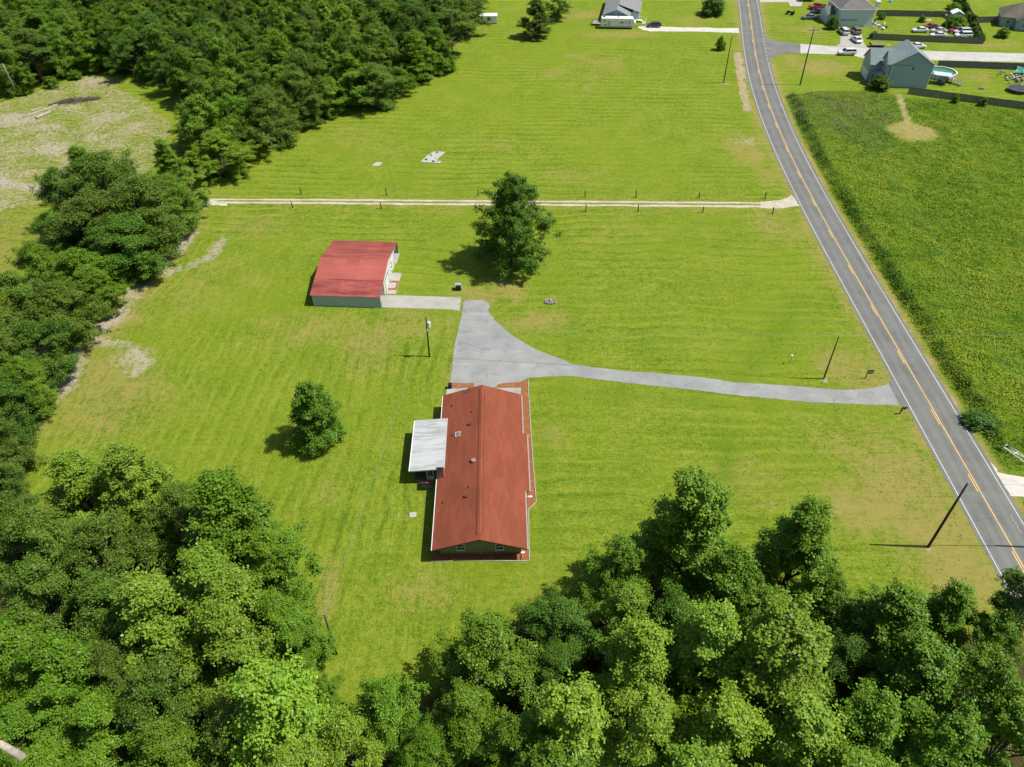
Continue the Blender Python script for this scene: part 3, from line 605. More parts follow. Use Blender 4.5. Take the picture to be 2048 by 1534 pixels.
ORD = _o1+[(w[:-1]+'ieth') if k == 0 else w+'-'+_o1[k-1] for w in ('twenty', 'thirty', 'forty') for k in range(10)]
LOOK = dict(bright='bright', mid='green', dark='dark', olive='olive', yellow='yellowish', pine='dark needled')
KIND = dict(round='broad tree', tulip='pointed tree', oak='spreading oak', pine='pine', shrub='shrub')
def tree_row(where, frm, rows, group, by='x'):
    """rows: (crown column, crown row, crown width, height, species, tone) as surveyed"""
    rows = sorted(rows, key=(lambda r: r[0]) if by == 'x' else (lambda r: r[1]))
    for i, (px, py, w, h, sp, tone) in enumerate(rows):
        zc = h*0.62; x, y = G(px, py, zc); R = w*mpp(py, zc)/2
        place_tree(sp, x, y, R, h, tone, f'{LOOK[tone]} {KIND[sp]} {where}, {ORD[i]} {frm}', group)
# lower right grove
tree_row('on the lawn edge of the lower right grove', 'from left', [(1235, 1135, 150, 12, 'round', 'mid'), (1385, 1050, 235, 18, 'tulip', 'mid'), (1465, 1165, 190, 13, 'round', 'mid'), (1600, 1090, 195, 16.5, 'tulip', 'mid'), (1645, 1185, 120, 10, 'round', 'mid'), (1775, 1255, 220, 14, 'tulip', 'mid'), (1885, 1235, 150, 13, 'tulip', 'mid'), (1975, 1290, 150, 12, 'round', 'mid')], 'lower right grove')
tree_row('in the middle of the lower right grove', 'from left', [(985, 1310, 210, 12, 'round', 'mid'), (1125, 1245, 160, 8.5, 'oak', 'dark'), (1120, 1340, 150, 8, 'oak', 'dark'), (1250, 1235, 160, 11.5, 'round', 'bright'), (1275, 1330, 215, 15.5, 'tulip', 'bright'), (1350, 1260, 170, 11, 'oak', 'dark'), (1420, 1300, 235, 16.5, 'tulip', 'bright'), (1550, 1320, 290, 18, 'tulip', 'bright'), (1540, 1240, 150, 10, 'oak', 'mid'), (1690, 1320, 160, 9.5, 'oak', 'dark'), (1830, 1355, 220, 14, 'tulip', 'mid'), (1960, 1390, 210, 14, 'round', 'mid')], 'lower right grove')
tree_row('at the bottom of the lower right grove', 'from left', [(770, 1420, 165, 10, 'round', 'mid'), (855, 1500, 140, 9, 'oak', 'mid'), (930, 1430, 160, 11, 'round', 'mid'), (1030, 1500, 170, 11, 'round', 'mid'), (1140, 1455, 250, 15, 'tulip', 'bright'), (1290, 1480, 220, 14, 'round', 'bright'), (1440, 1470, 240, 15, 'round', 'bright'), (1600, 1480, 230, 14, 'tulip', 'bright'), (1740, 1470, 220, 13.5, 'round', 'mid'), (1880, 1500, 230, 14, 'round', 'mid'), (2020, 1480, 220, 14, 'round', 'mid'), (1110, 1560, 240, 12, 'round', 'mid'), (1380, 1570, 260, 13, 'round', 'bright'), (1680, 1570, 260, 13, 'round', 'mid')], 'lower right grove')
x, y = G(2042, 1235, 8)
place_tree('pine', x, y, 3.4, 17, 'pine', 'dark pine at the right edge, its top in front of the road')
# lower left grove
tree_row('on the lawn edge of the lower left grove', 'from left', [(160, 970, 170, 13, 'tulip', 'bright'), (262, 965, 175, 14.5, 'tulip', 'bright'), (365, 1030, 140, 11, 'oak', 'olive'), (455, 1040, 255, 16, 'tulip', 'mid'), (545, 1130, 160, 12, 'round', 'mid'), (585, 1275, 140, 9, 'oak', 'mid'), (650, 1385, 90, 6, 'round', 'mid')], 'lower left grove')
tree_row('in the middle of the lower left grove', 'from left', [(-5, 1060, 170, 12, 'oak', 'olive'), (85, 1080, 200, 12.5, 'oak', 'olive'), (90, 1190, 190, 12, 'oak', 'olive'), (215, 1110, 200, 13, 'oak', 'olive'), (215, 1220, 190, 12, 'oak', 'olive'), (320, 1235, 230, 15.5, 'tulip', 'bright'), (430, 1190, 230, 16.5, 'tulip', 'bright'), (470, 1290, 230, 15, 'round', 'bright'), (555, 1240, 150, 11, 'oak', 'mid')], 'lower left grove')
tree_row('at the bottom of the lower left grove', 'from left', [(20, 1300, 210, 11, 'round', 'mid'), (120, 1340, 220, 12, 'round', 'mid'), (60, 1450, 200, 8, 'oak', 'mid'), (230, 1340, 160, 10, 'oak', 'olive'), (205, 1460, 200, 10.5, 'round', 'mid'), (330, 1400, 220, 12, 'oak', 'olive'), (470, 1480, 180, 12, 'oak', 'olive'), (560, 1425, 280, 17, 'tulip', 'bright'), (690, 1490, 170, 12, 'round', 'bright'), (340, 1520, 190, 11, 'oak', 'mid'), (90, 1560, 240, 8, 'oak', 'mid'), (590, 1570, 240, 13, 'round', 'bright')], 'lower left grove')
# the line of trees west of the lawn, counted from the gravel lane downwards
tree_row('in the tree line left of lawn', 'from the top', [(330, 312, 70, 9, 'tulip', 'mid'), (165, 330, 90, 10, 'tulip', 'mid'), (207, 365, 190, 14.5, 'oak', 'olive'), (377, 365, 80, 8, 'round', 'bright'), (122, 385, 120, 12.5, 'oak', 'olive'), (337, 395, 120, 10.5, 'oak', 'mid'), (277, 415, 180, 13.5, 'oak', 'olive'), (177, 445, 170, 12, 'oak', 'olive'), (110, 460, 100, 9, 'oak', 'mid'), (247, 480, 170, 10.5, 'oak', 'dark'), (158, 540, 140, 9, 'round', 'mid'), (73, 525, 120, 9.5, 'oak', 'mid'), (193, 575, 110, 7.5, 'round', 'mid'), (33, 600, 150, 11.5, 'oak', 'olive'), (118, 610, 150, 10.5, 'oak', 'olive'), (-2, 690, 150, 11.5, 'oak', 'olive'), (73, 690, 140, 10.5, 'oak', 'dark'), (-2, 790, 130, 10.5, 'oak', 'dark'), (48, 760, 110, 9, 'oak', 'mid'), (-17, 880, 120, 9.5, 'oak', 'olive'), (-2, 960, 110, 8.5, 'oak', 'olive')], 'trees left of the lawn', by='y')
# upper wood: the trees along the lawn and the clearing first
EDGE = [(435, 300, 130, 9.5, 'round', 'yellow'), (395, 235, 110, 11, 'round', 'mid'), (470, 235, 120, 11, 'oak', 'mid'), (530, 225, 130, 12, 'oak', 'olive'), (590, 185, 120, 12, 'oak', 'olive'), (655, 185, 95, 9, 'round', 'mid'), (695, 150, 110, 12, 'round', 'mid'), (745, 160, 125, 10, 'oak', 'olive'), (795, 155, 70, 7, 'round', 'mid'), (830, 100, 95, 12, 'tulip', 'mid'), (872, 90, 80, 11, 'tulip', 'mid'), (900, 55, 90, 12, 'pine', 'olive'), (925, 25, 85, 10, 'oak', 'olive'), (940, 5, 70, 8, 'oak', 'olive')]
tree_row('on the lawn edge of the upper wood', 'from left', EDGE, 'upper wood')
CEDGE = [(10, 118, 90, 13, 'oak', 'mid'), (60, 100, 95, 13, 'pine', 'pine'), (105, 92, 90, 12, 'oak', 'mid'), (150, 84, 90, 12, 'round', 'mid'), (180, 105, 60, 8, 'round', 'mid'), (225, 85, 80, 12, 'oak', 'dark'), (270, 95, 95, 12, 'oak', 'dark'), (362, 128, 105, 12, 'oak', 'dark'), (418, 160, 100, 11.5, 'oak', 'mid')]
tree_row('of the upper wood at the sandy clearing', 'from left', CEDGE, 'upper wood')
taken = [G(e[0], e[1], e[3]*0.62) for e in EDGE+CEDGE]
wr = random.Random(9); deep = []
for _ in range(16000):
    x, y = wr.uniform(-185, -10), wr.uniform(150, 276)
    if abs(x) > 0.66*y+10 or not np_inside(np.array([x]), np.array([y]), WOOD)[0]: continue
    if min((x-a)**2+(y-b)**2 for a, b in taken) < 6.1**2: continue
    taken.append((x, y)); left = x < -100; u = wr.random()
    if left: sp, tone = ('pine', 'pine') if u < 0.15 else (('oak', 'mid') if u < 0.6 else ('round', 'mid'))
    elif -75 < x < -42 and u < 0.75: sp, tone = ('round', 'bright' if wr.random() < 0.15 else 'mid')
    else: sp, tone = (('oak', 'dark') if u < 0.36 else ('round', 'mid') if u < 0.66 else ('oak', 'olive') if u < 0.9 else ('tulip', 'mid'))
    h = {'pine': 15, 'oak': 12.3, 'round': 13, 'tulip': 14.5}[sp]*wr.uniform(0.88, 1.15)
    deep.append((x, y, sp, tone, h, wr.uniform(4.5, 6.1)*(0.75 if sp == 'pine' else 1)))
ymin = min(d[1] for d in deep)
for k in range(40):                                             # rows of about eight metres, counted away from the viewer
    row = sorted(d for d in deep if k*8 <= d[1]-ymin < (k+1)*8)
    for i, (x, y, sp, tone, h, R_) in enumerate(row):
        place_tree(sp, x, y, R_, h, tone, f'{LOOK[tone]} {KIND[sp]} inside the upper wood, {ORD[i]} from left in its {ORD[k]} row', 'trees inside the upper wood')
print('wood trees', len(deep))
# single trees
cr, tm = make_tree(5, 8.4, 16.8, 1.0, lambda t: max(0.12, (1-t)**0.5*min(1, 0.8+0.6*t)), 28, 11, 0.85, 14, 16, 0.24, rc=0.24, lean=-0.6, mass=0.34, tall=1.15)
t = thing('pecan_tree', 'large dark green lone tree between the gravel lane and the red shed', 'tree', (*G(1022, 529), 0), 3.6)
inst(tm, 'trunk', t); c = inst(cr, 'crown', t); c.color = (0.088, 0.190, 0.013, 1)
cr, tm = make_tree(6, 3.8, 10.6, 0.5, lambda t: max(0.15, (1-t)**0.42*min(1, 0.85+0.5*t)), 19, 11, 0.62, 14, 15, 0.20, rc=0.20, mass=0.42, tall=1.2)
t = thing('pear_tree', 'small egg shaped tree standing alone on the lawn left of the house', 'tree', (*G(642, 886), 0), 0.3)
inst(tm, 'trunk', t); c = inst(cr, 'crown', t); c.color = (0.120, 0.250, 0.018, 1)
for px, py, w, h, sp, tone, lab in ((1072, 36, 68, 11, 'tulip', 'olive', 'loose olive tree standing on the lawn near the top, left of the travel trailer'), (1118, 8, 56, 9, 'round', 'mid', 'green tree cut by the top edge behind the loose olive tree'), (1429, 12, 48, 5.5, 'shrub', 'dark', 'round dark bush beside the county road near the top edge'), (1441, 88, 21, 3.4, 'shrub', 'mid', 'small lone bush on the lawn beside the far utility pole')):
    x, y = G(px, py, h*0.5); place_tree(sp, x, y, w*mpp(py, h*0.5)/2, h, tone, lab)
# shrubs at the feet of the woods and in the yards
SHR = [(560, 270, 40, 2.6, 'mid', 'bush at the lawn edge of the upper wood below the olive oaks'), (625, 235, 38, 2.6, 'olive', 'bush at the lawn edge of the upper wood, right of the others'), (500, 300, 50, 3.2, 'yellow', 'yellowish bush at the lawn edge of the upper wood near the gravel lane'), (395, 330, 45, 4, 'mid', 'leafy bush under the wood corner above the gravel lane'), (820, 165, 30, 2.4, 'mid', 'bush at the lawn edge of the upper wood, below its tall trees'), (345, 330, 40, 5, 'mid', 'bush beside dead branches at the clearing corner'),
       (100, 165, 30, 2.6, 'mid', 'green bush beside the bare pine trunk at the clearing'), (45, 180, 28, 2.4, 'mid', 'leafy bush right of the bare pine trunk by the log pile'), (150, 150, 26, 2.2, 'mid', 'bush at the foot of the left wood above the brush pile'),
       (1962, 842, 62, 1.6, 'dark', 'dark bush in the weeds beside the county road opposite the drive'), (1762, 166, 42, 3.4, 'olive', 'brownish bush against the corner of the blue grey house'), (2008, 66, 26, 2.6, 'yellow', 'round clipped bush in front of the brown roofed house'), (1916, 43, 40, 2.8, 'mid', 'sprawling bush beside the garden shed'), (1895, 48, 22, 2.4, 'dark', 'dark bush behind the white cars parked on grass'), (1668, 46, 24, 3.6, 'dark', 'dark bush at the left corner of the hip roofed house'), (1690, 30, 16, 3, 'yellow', 'thin bush between the parked cars and the hip roofed house'), (1845, 38, 14, 1.8, 'mid', 'low bush at the middle of the back fence'), (1765, 32, 16, 1.8, 'mid', 'low bush at the left end of the back fence'), (1748, 70, 18, 1.8, 'dark', 'bush at the left end of the fence facing the street'), (1912, 198, 14, 2.0, 'mid', 'vine bush grown over the fence by the weedy field'), (1966, 204, 16, 2.0, 'mid', 'second vine bush over the fence by the weedy field')]
for px, py, w, h, tone, lab in SHR:
    x, y = G(px, py, h*0.5); place_tree('shrub', x, y, w*mpp(py, h*0.5)/2, h, tone, lab)
hl = gp((1962, 84), (1948, 50), (1926, 10), (1918, -6))
for k in range(12):
    f = k/11; i = min(int(f*3), 2); g = f*3-i; x = hl[i][0]*(1-g)+hl[i+1][0]*g; y = hl[i][1]*(1-g)+hl[i+1][1]*g
    place_tree('shrub', x-0.8, y-0.3, trng.uniform(1.0, 1.7), trng.uniform(1.6, 2.6), trng.choice(['dark', 'mid', 'olive']), f'vine covered bush along the slanting far right fence, {ORD[k]} from the street', 'bushes along the slanting fence')
# the dense fringe along the left tree line
fr = gp((345, 432), (288, 505), (232, 575), (185, 625), (112, 690), (86, 740), (55, 800), (20, 850))
for k in range(16):
    f = k/15*(len(fr)-1); i = min(int(f), len(fr)-2); g = f-i; x = fr[i][0]*(1-g)+fr[i+1][0]*g-1.6; y = fr[i][1]*(1-g)+fr[i+1][1]*g+0.4
    place_tree('shrub', x, y, trng.uniform(1.6, 2.6), trng.uniform(2.4, 4.5), trng.choice(['dark', 'mid', 'olive']), f'low bush at the foot of the left tree line, {ORD[k]} down from the gravel lane', 'bushes under the left tree line')

# ------------------------------------------------------------------ the overgrown field (uncountable weeds)
def build_weeds():
    rng = np.random.default_rng(12); F = np.array(FIELD); lo, hi = F.min(0), F.max(0)
    n = 300000; p = rng.uniform(lo, hi, (n, 2)); p[:, 1] = lo[1]+(hi[1]-lo[1])*rng.uniform(0, 1, n)**1.15
    ok = np_inside(p[:, 0], p[:, 1], [tuple(a) for a in FIELD]) & (p[:, 0] < 0.70*p[:, 1]+24)
    ok &= np.hypot(p[:, 0]-CIRCLE[0], p[:, 1]-CIRCLE[1]) > 5.7+rng.normal(0, 0.55, n)+0.4*np.sin(np.arctan2(p[:, 1]-CIRCLE[1], p[:, 0]-CIRCLE[0])*5)
    ok &= np_dist(p[:, 0], p[:, 1], CPATH) > 0.9
    ge = gp((1930, 890), (1975, 900), (2000, 935), (2060, 945), (2200, 960), (2200, 1030), (2000, 1000)); ok &= ~np_inside(p[:, 0], p[:, 1], ge)
    p = p[ok]; n = len(p)
    wav = lambda s, a, b: np.sin(p[:, 0]*s+a+2*np.sin(p[:, 1]*s*0.7+b))*np.sin(p[:, 1]*s*1.1+b)
    h = 0.28+0.16*wav(0.35, 1, 2)+0.17*wav(0.8, 3, 1)+0.14*wav(1.7, 0, 4)
    rdist = np_dist(p[:, 0], p[:, 1], road_off(0)[:420]); h = np.clip(h, 0.08, 1.0)
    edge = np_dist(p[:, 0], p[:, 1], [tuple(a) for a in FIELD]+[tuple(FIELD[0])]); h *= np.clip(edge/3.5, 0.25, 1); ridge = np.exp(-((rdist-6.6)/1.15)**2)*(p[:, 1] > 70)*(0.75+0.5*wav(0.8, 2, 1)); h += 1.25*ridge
    keep = rng.uniform(0, 1, n) < np.clip(0.55+h, 0, 1); p = p[keep]; h = h[keep]; ridge = ridge[keep]; n = len(p); print('weed tufts', n)
    K = 3
    pos = np.repeat(np.c_[p, h*0.6], K, 0); hh = np.repeat(h, K)
    pos += rng.normal(size=pos.shape)*np.c_[0.22*np.ones(n*K), 0.22*np.ones(n*K), 0.25*hh]; pos[:, 2] = np.maximum(pos[:, 2], 0.06)
    nr = unit(rng.normal(size=pos.shape)*0.6+np.array([0.3, -0.1, 0.9])); L = rng.uniform(0.14, 0.36, n*K)*(0.8+0.5*hh); W = L*rng.uniform(0.35, 0.7, n*K)
    sd = 1.2*np.exp(-(((p[:, 0]-G(1690, 222)[0])/13)**2+((p[:, 1]-G(1690, 222)[1])/17)**2))*(0.5+0.5*wav_f(p)); sd = np.clip(np.repeat(sd, K)*rng.uniform(0.3, 1.4, n*K), 0, 1)
    me = quads_to_mesh('field_weeds', leaf_quads(rng, pos, nr, L, W), np.repeat(np.clip(0.62+0.7*h, 0.3, 1), K)*(0.30+0.70*rng.uniform(0, 1, n*K))*(1-np.clip(1.5*np.repeat(ridge, K), 0, 1)), M['weed'], sd)  # ditch weeds of a darker green, with the strip's shade put into their colour
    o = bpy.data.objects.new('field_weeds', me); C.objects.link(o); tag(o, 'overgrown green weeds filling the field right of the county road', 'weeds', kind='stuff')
def wav_f(p): return np.sin(p[:, 0]*0.5+1.5*np.sin(p[:, 1]*0.3))*0.5+0.5
build_weeds()

# ------------------------------------------------------------------ loose tufts in the lawn and litter in the clearing
def build_tufts():
    rng = np.random.default_rng(31); n = 50000
    x = rng.uniform(-75, 62, n); y = 30+115*rng.uniform(0, 1, n)**1.3
    ok = ~np_inside(x, y, gp(*DRIVE)) & ~np_inside(x, y, WOOD) & ~np_inside(x, y, [tuple(a) for a in FIELD]) & (np_dist(x, y, ROADL) > 4.0)
    ok &= (np_dist(x, y, lane_up) > 0.7) & (np_dist(x, y, lane_dn) > 0.7) & ~((x > -13.2) & (x < 3.2) & (y > 51) & (y < 84)) & ~((x > -34) & (x < -9) & (y > 101) & (y < 121))
    ok &= np.sin(x*0.21+2*np.sin(y*0.13))+np.sin(y*0.33+x*0.1)+rng.normal(0, 0.9, n) > -0.2
    p = np.c_[x, y][ok]; n = len(p); K = 2
    pos = np.repeat(np.c_[p, np.full(n, 0.05)], K, 0)+rng.normal(size=(n*K, 3))*np.array([0.10, 0.10, 0.015]); pos[:, 2] = np.maximum(pos[:, 2], 0.03)
    nr = unit(rng.normal(size=pos.shape)*0.5+np.array([0, 0, 1.0])); L = rng.uniform(0.08, 0.24, n*K)
    me = quads_to_mesh('lawn_tufts', leaf_quads(rng, pos, nr, L, L*rng.uniform(0.4, 0.8, n*K)), rng.uniform(0, 1, n*K), M['tuft'], (np.repeat(rng.uniform(0, 1, n), K) < 0.13).astype(float)*0.8)
    o = bpy.data.objects.new('lawn_tufts', me); C.objects.link(o); tag(o, 'loose grass tufts scattered over the mown lawn', 'grass', kind='stuff')
    CL = gp((-60, 240), (0, 208), (180, 152), (235, 175), (350, 250), (330, 310), (300, 340), (200, 420), (60, 520), (-20, 590), (-80, 600)); x = rng.uniform(-150, -60, 26000); y = rng.uniform(105, 215, 26000); k = np_inside(x, y, CL); p = np.c_[x, y][k]; n = len(p)
    pos = np.repeat(np.c_[p, np.full(n, 0.06)], 2, 0)+rng.normal(size=(n*2, 3))*np.array([0.12, 0.12, 0.02]); pos[:, 2] = np.maximum(pos[:, 2], 0.03); nr = unit(rng.normal(size=pos.shape)*0.5+np.array([0, 0, 1.0])); L = rng.uniform(0.12, 0.36, n*2)
    me = quads_to_mesh('clearing_litter', leaf_quads(rng, pos, nr, L, L*rng.uniform(0.25, 0.7, n*2)), rng.uniform(0, 1, n*2), M['tuft'], np.clip(rng.uniform(-1.0, 1.0, n*2), 0, 1))
    o = bpy.data.objects.new('clearing_litter', me); C.objects.link(o); tag(o, 'scattered weeds and dry litter on the sandy clearing', 'weeds', kind='stuff')
build_tufts()
# ------------------------------------------------------------------ the red roofed ranch house
HX, HY, HR = -3.67, 52.35, math.radians(1.0)
house = thing('ranch_house', 'long low house with red shingle roof and olive siding in the middle of the lawn', 'house', (HX, HY, 0), HR)
def to_house(x, y):
    dx, dy = x-HX, y-HY; c, s = math.cos(-HR), math.sin(-HR); return dx*c-dy*s, dx*s+dy*c
RID, SL, EV = 4.2, 0.349, 5.44
zr = lambda x, y: RID-SL*abs(x)
def roof_hit(px, py):
    z = 3.2
    for _ in range(8):
        lx, ly = to_house(*G(px, py, z)); z = zr(lx, ly)
    return lx, ly, z
MB().plan([(-EV, 0), (0, 0), (0, 26), (-EV, 26)], lambda x, y: zr(x, y)-0.14, zr).build('roof_slope', M['shingle_red'], house)
MB().plan([(0.002, 0), (EV, 0), (EV, 8.65), (6.0, 8.65), (6.0, 18.4), (EV, 18.4), (EV, 26), (0.002, 26)], lambda x, y: zr(x, y)-0.14, zr).build('roof_slope', M['shingle_red'], house)
rc = MB(); rc.plan([(-0.32, 0.75), (-0.0, 0.75), (-0.0, 25.3), (-0.32, 25.3)], lambda x, y: zr(x, y)+0.004, lambda x, y: zr(x, y)+0.055); rc.plan([(0.001, 0.75), (0.32, 0.75), (0.32, 25.3), (0.001, 25.3)], lambda x, y: zr(x, y)+0.004, lambda x, y: zr(x, y)+0.055)
rc.build('ridge_vent', M['shingle_red'], house)
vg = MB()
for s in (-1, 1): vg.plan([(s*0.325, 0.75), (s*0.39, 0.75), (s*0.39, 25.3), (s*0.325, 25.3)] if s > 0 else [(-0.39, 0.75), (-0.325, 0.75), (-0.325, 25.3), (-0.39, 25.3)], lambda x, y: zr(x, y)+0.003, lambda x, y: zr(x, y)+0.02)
vg.build('ridge_gap_shade', P('gap_shade_brown', (0.10, 0.030, 0.022), 0.8), house)  # dark strips stand in for the shadow lines beside the ridge vent
# gutters along the eaves
def gutter(x, y0, y1, z, s):
    g = MB(); a, b = (x, x+s*0.11); a, b = min(a, b), max(a, b)
    g.box(a, b, y0, y1, z-0.13, z-0.11); g.box((b-0.015) if s > 0 else a, b if s > 0 else (a+0.015), y0, y1, z-0.108, z+0.015); g.box(a if s > 0 else b-0.015, (a+0.015) if s > 0 else b, y0, y1, z-0.108, z-0.03)
    return g.build('gutter', M['white_trim'], house)
gutter(-EV-0.003, 0.02, 11.9, zr(EV, 0), -1); gutter(-EV-0.003, 20.9, 25.98, zr(EV, 0), -1)
gutter(EV+0.003, 0.02, 8.6, zr(EV, 0), 1); gutter(6.003, 8.67, 18.38, zr(6.0, 0), 1); gutter(EV+0.003, 18.45, 25.98, zr(EV, 0), 1)
for y0 in (-0.03, 26.002):
    b = MB()
    for s in (-1, 1):
        b.add([(0, y0, RID-0.01), (s*EV, y0, zr(EV, 0)-0.01), (s*EV, y0, zr(EV, 0)-0.19), (0, y0, RID-0.19), (0, y0+0.028, RID-0.01), (s*EV, y0+0.028, zr(EV, 0)-0.01), (s*EV, y0+0.028, zr(EV, 0)-0.19), (0, y0+0.028, RID-0.19)], [(0, 1, 2, 3), (4, 7, 6, 5), (0, 4, 5, 1), (3, 2, 6, 7), (1, 5, 6, 2)])
    b.build('barge_board', P('brown_trim', (0.10, 0.05, 0.035), 0.8), house)
W = 4.7
MB().xz([(-W, 0.32), (W, 0.32), (W, zr(W, 0)-0.16), (0, RID-0.16), (-W, zr(W, 0)-0.16)], 1.0, 25.0).build('wall', M['olive_siding'], house)
MB().box(-W-0.03, W+0.03, 0.97, 25.03, 0.0, 0.33).build('foundation', M['brick'], house)
for s in (-1, 1):
    for y in (1.0, 25.0): MB().box(s*W-0.06, s*W+0.06, y-0.06, y+0.06, 0.34, 2.3).build('corner_board', P('olive_trim', (0.16, 0.17, 0.10), 0.8), house)
def window(par, x, y, z0, w, h, face='-y', panes=2, mat='white_trim'):
    """frame, sill, muntin and two panes; face is the outward side"""
    t = 0.05
    def pl(u0, u1, v0, v1, d0, d1):
        if face == '-y': return (x+u0, x+u1, y-d1, y-d0, z0+v0, z0+v1)
        if face == '+y': return (x+u0, x+u1, y+d0, y+d1, z0+v0, z0+v1)
        if face == '+x': return (x+d0, x+d1, y+u0, y+u1, z0+v0, z0+v1)
        return (x-d1, x-d0, y+u0, y+u1, z0+v0, z0+v1)
    a = w/2
    f = MB(); f.box(*pl(-a, -a+t, 0, h, 0.0, 0.06)); f.box(*pl(a-t, a, 0, h, 0.0, 0.06)); f.box(*pl(-a+t, a-t, h-t, h, 0.0, 0.06)); f.box(*pl(-a+t, a-t, 0, t, 0.0, 0.06)); f.box(*pl(-a+t, a-t, h/2-0.025, h/2+0.025, 0.0, 0.05))
    o = f.build('window', M[mat], par)
    MB().box(*pl(-a+t, a-t, t, h/2-0.025, 0.004, 0.025)).build('pane', M['dark_glass'], o); MB().box(*pl(-a+t, a-t, h/2+0.025, h-t, 0.004, 0.035)).build('pane', M['dark_glass'], o)
    MB().box(*pl(-a-0.06, a+0.06, -0.06, -0.005, 0.0, 0.11)).build('sill', M[mat], o)
    return o
window(house, -2.25, 1.0, 0.95, 0.98, 1.05); window(house, 2.25, 1.0, 0.95, 0.98, 1.05)
for y in (4.5, 9.5, 17.5, 22.5): window(house, W, y, 0.9, 1.2, 1.1, '+x')
for y in (5.0, 8.5, 22.8): window(house, -W, y, 0.9, 1.2, 1.1, '-x')
dr = MB().box(W+0.001, W+0.05, 12.6, 13.5, 0.35, 2.3).build('door', M['white_trim'], house); MB().cyl(W+0.09, 12.72, 1.28, 1.36, 0.035, n=8).build('handle', M['steel'], dr)
MB().box(-0.13, 0.13, 0.93, 0.969, 0.10, 0.30).build('crawl_vent', M['galv'], house); 
# porch posts carrying the deeper eave
for y in (8.9, 13.5, 18.15): MB().box(5.72, 5.84, y-0.06, y+0.06, 0.03, zr(5.78, 0)-0.141).build('porch_post', M['white_trim'], house)
# chimney
ch = MB(); cx0, cx1, cy0, cy1 = -5.40, -4.58, 10.70, 11.72
ch.box(cx0, cx1, cy0, cy1, 0, 4.35); ch.box(cx0-0.05, cx1+0.05, cy0-0.05, cy1+0.05, 4.20, 4.36); cho = ch.build('chimney', M['brick'], house)
cap = MB(); cap.box(cx0-0.08, cx1+0.08, cy0-0.08, cy1+0.08, 4.50, 4.55)
for sx in (cx0+0.02, cx1-0.05):
    for sy in (cy0+0.02, cy1-0.05): cap.box(sx, sx+0.03, sy, sy+0.03, 4.365, 4.499)
cap.build('chimney_cap', M['galv'], cho); MB().box(cx1+0.003, cx1+0.2, cy0-0.1, cy1+0.1, zr(cx1, 0)-0.1, zr(cx1, 0)+0.02).build('flashing', M['shingle_red'], cho)
# roof vents
for px, py in ((903.9, 812.5), (943.8, 824), (904.6, 871.2), (936, 975.5), (885.6, 1005.5)):
    x, y, z = roof_hit(px, py); v = MB().cyl(x, y, z-0.05, z+0.34, 0.055, n=8); v.cyl(x, y, z-0.06, z+0.05, 0.16, 0.08, n=8); v.build('vent_pipe', M['black_metal'], house)
for px, py in ((939.6, 849), (932.5, 993)):
    x, y, z = roof_hit(px, py); v = MB().box(x-0.17, x+0.17, y-0.15, y+0.15, z-0.1, z+0.14); v.box(x-0.22, x+0.22, y-0.2, y+0.2, z+0.141, z+0.19); v.build('box_vent', P('vent_brown', (0.10, 0.04, 0.03), 0.6), house)
x, y, z = roof_hit(946.4, 922); v = MB().cyl(x, y, z-0.1, z+0.12, 0.20, n=20); v.loft([[(x+r*math.cos(a*math.pi/10), y+r*math.sin(a*math.pi/10), z+h) for a in range(20)] for r, h in ((0.33, 0.12), (0.34, 0.18), (0.28, 0.27), (0.14, 0.32))]); v.build('round_vent', P('vent_pink', (0.34, 0.17, 0.14), 0.6), house)
x, y, z = roof_hit(915.6, 869.6); sk = MB()
for a in ((-0.36, 0.36, -0.42, -0.34), (-0.36, 0.36, 0.34, 0.42), (-0.36, -0.28, -0.34, 0.34), (0.28, 0.36, -0.34, 0.34)):
    sk.plan([(x+a[0], y+a[2]), (x+a[1], y+a[2]), (x+a[1], y+a[3]), (x+a[0], y+a[3])], lambda u, w: zr(u, w)-0.03, lambda u, w: zr(u, w)+0.16)
so = sk.build('skylight', P('skylight_frame', (0.55, 0.50, 0.44), 0.5), house)
MB().plan([(x-0.28, y-0.34), (x+0.28, y-0.34), (x+0.28, y+0.34), (x-0.28, y+0.34)], lambda u, w: zr(u, w)+0.05, lambda u, w: zr(u, w)+0.13).build('pane', P('skylight_glass', (0.16, 0.18, 0.19), 0.15), so)
x, y, z = roof_hit(937, 784); an = MB()
for dx, dy in ((-0.3, -0.15), (0.3, -0.15), (0, 0.35)): an.tube([(x+dx, y+dy, zr(x+dx, 0)), (x, y, z+0.7)], 0.02, 5)
an.tube([(x, y, z+0.3), (x, y, z+1.1)], 0.02, 5); an.tube([(x-0.35, y, z+0.9), (x+0.35, y, z+0.9)], 0.012, 4); an.build('antenna', M['black_metal'], house)
# low addition with the white roof
za = lambda x, y: 2.45+0.078*(x+8.95)
AX0, AX1, AY0, AY1 = -8.95, -4.62, 11.95, 20.9
MB().plan([(AX0, AY0), (AX1, AY0), (AX1, AY1), (AX0, AY1)], lambda x, y: za(x, y)-0.10, za).build('addition_roof', M['membrane'], house)
e = MB(); e.box(AX0-0.13, AX0-0.003, AY0-0.02, AY1, 2.30, 2.44); e.build('addition_gutter', M['white_trim'], house)
e = MB()
for y0, y1 in ((AY0-0.035, AY0-0.003), (AY1+0.003, AY1+0.035)): e.plan([(AX0, y0), (AX1, y0), (AX1, y1), (AX0, y1)], lambda x, y: za(x, y)-0.16, lambda x, y: za(x, y)+0.03)
e.plan([(AX1+0.002, AY0), (AX1+0.05, AY0), (AX1+0.05, AY1), (AX1+0.002, AY1)], lambda x, y: za(x, y)-0.09, lambda x, y: za(x, y)+0.04)
e.build('addition_edge', P('edge_metal', (0.68, 0.68, 0.66), 0.4), house)
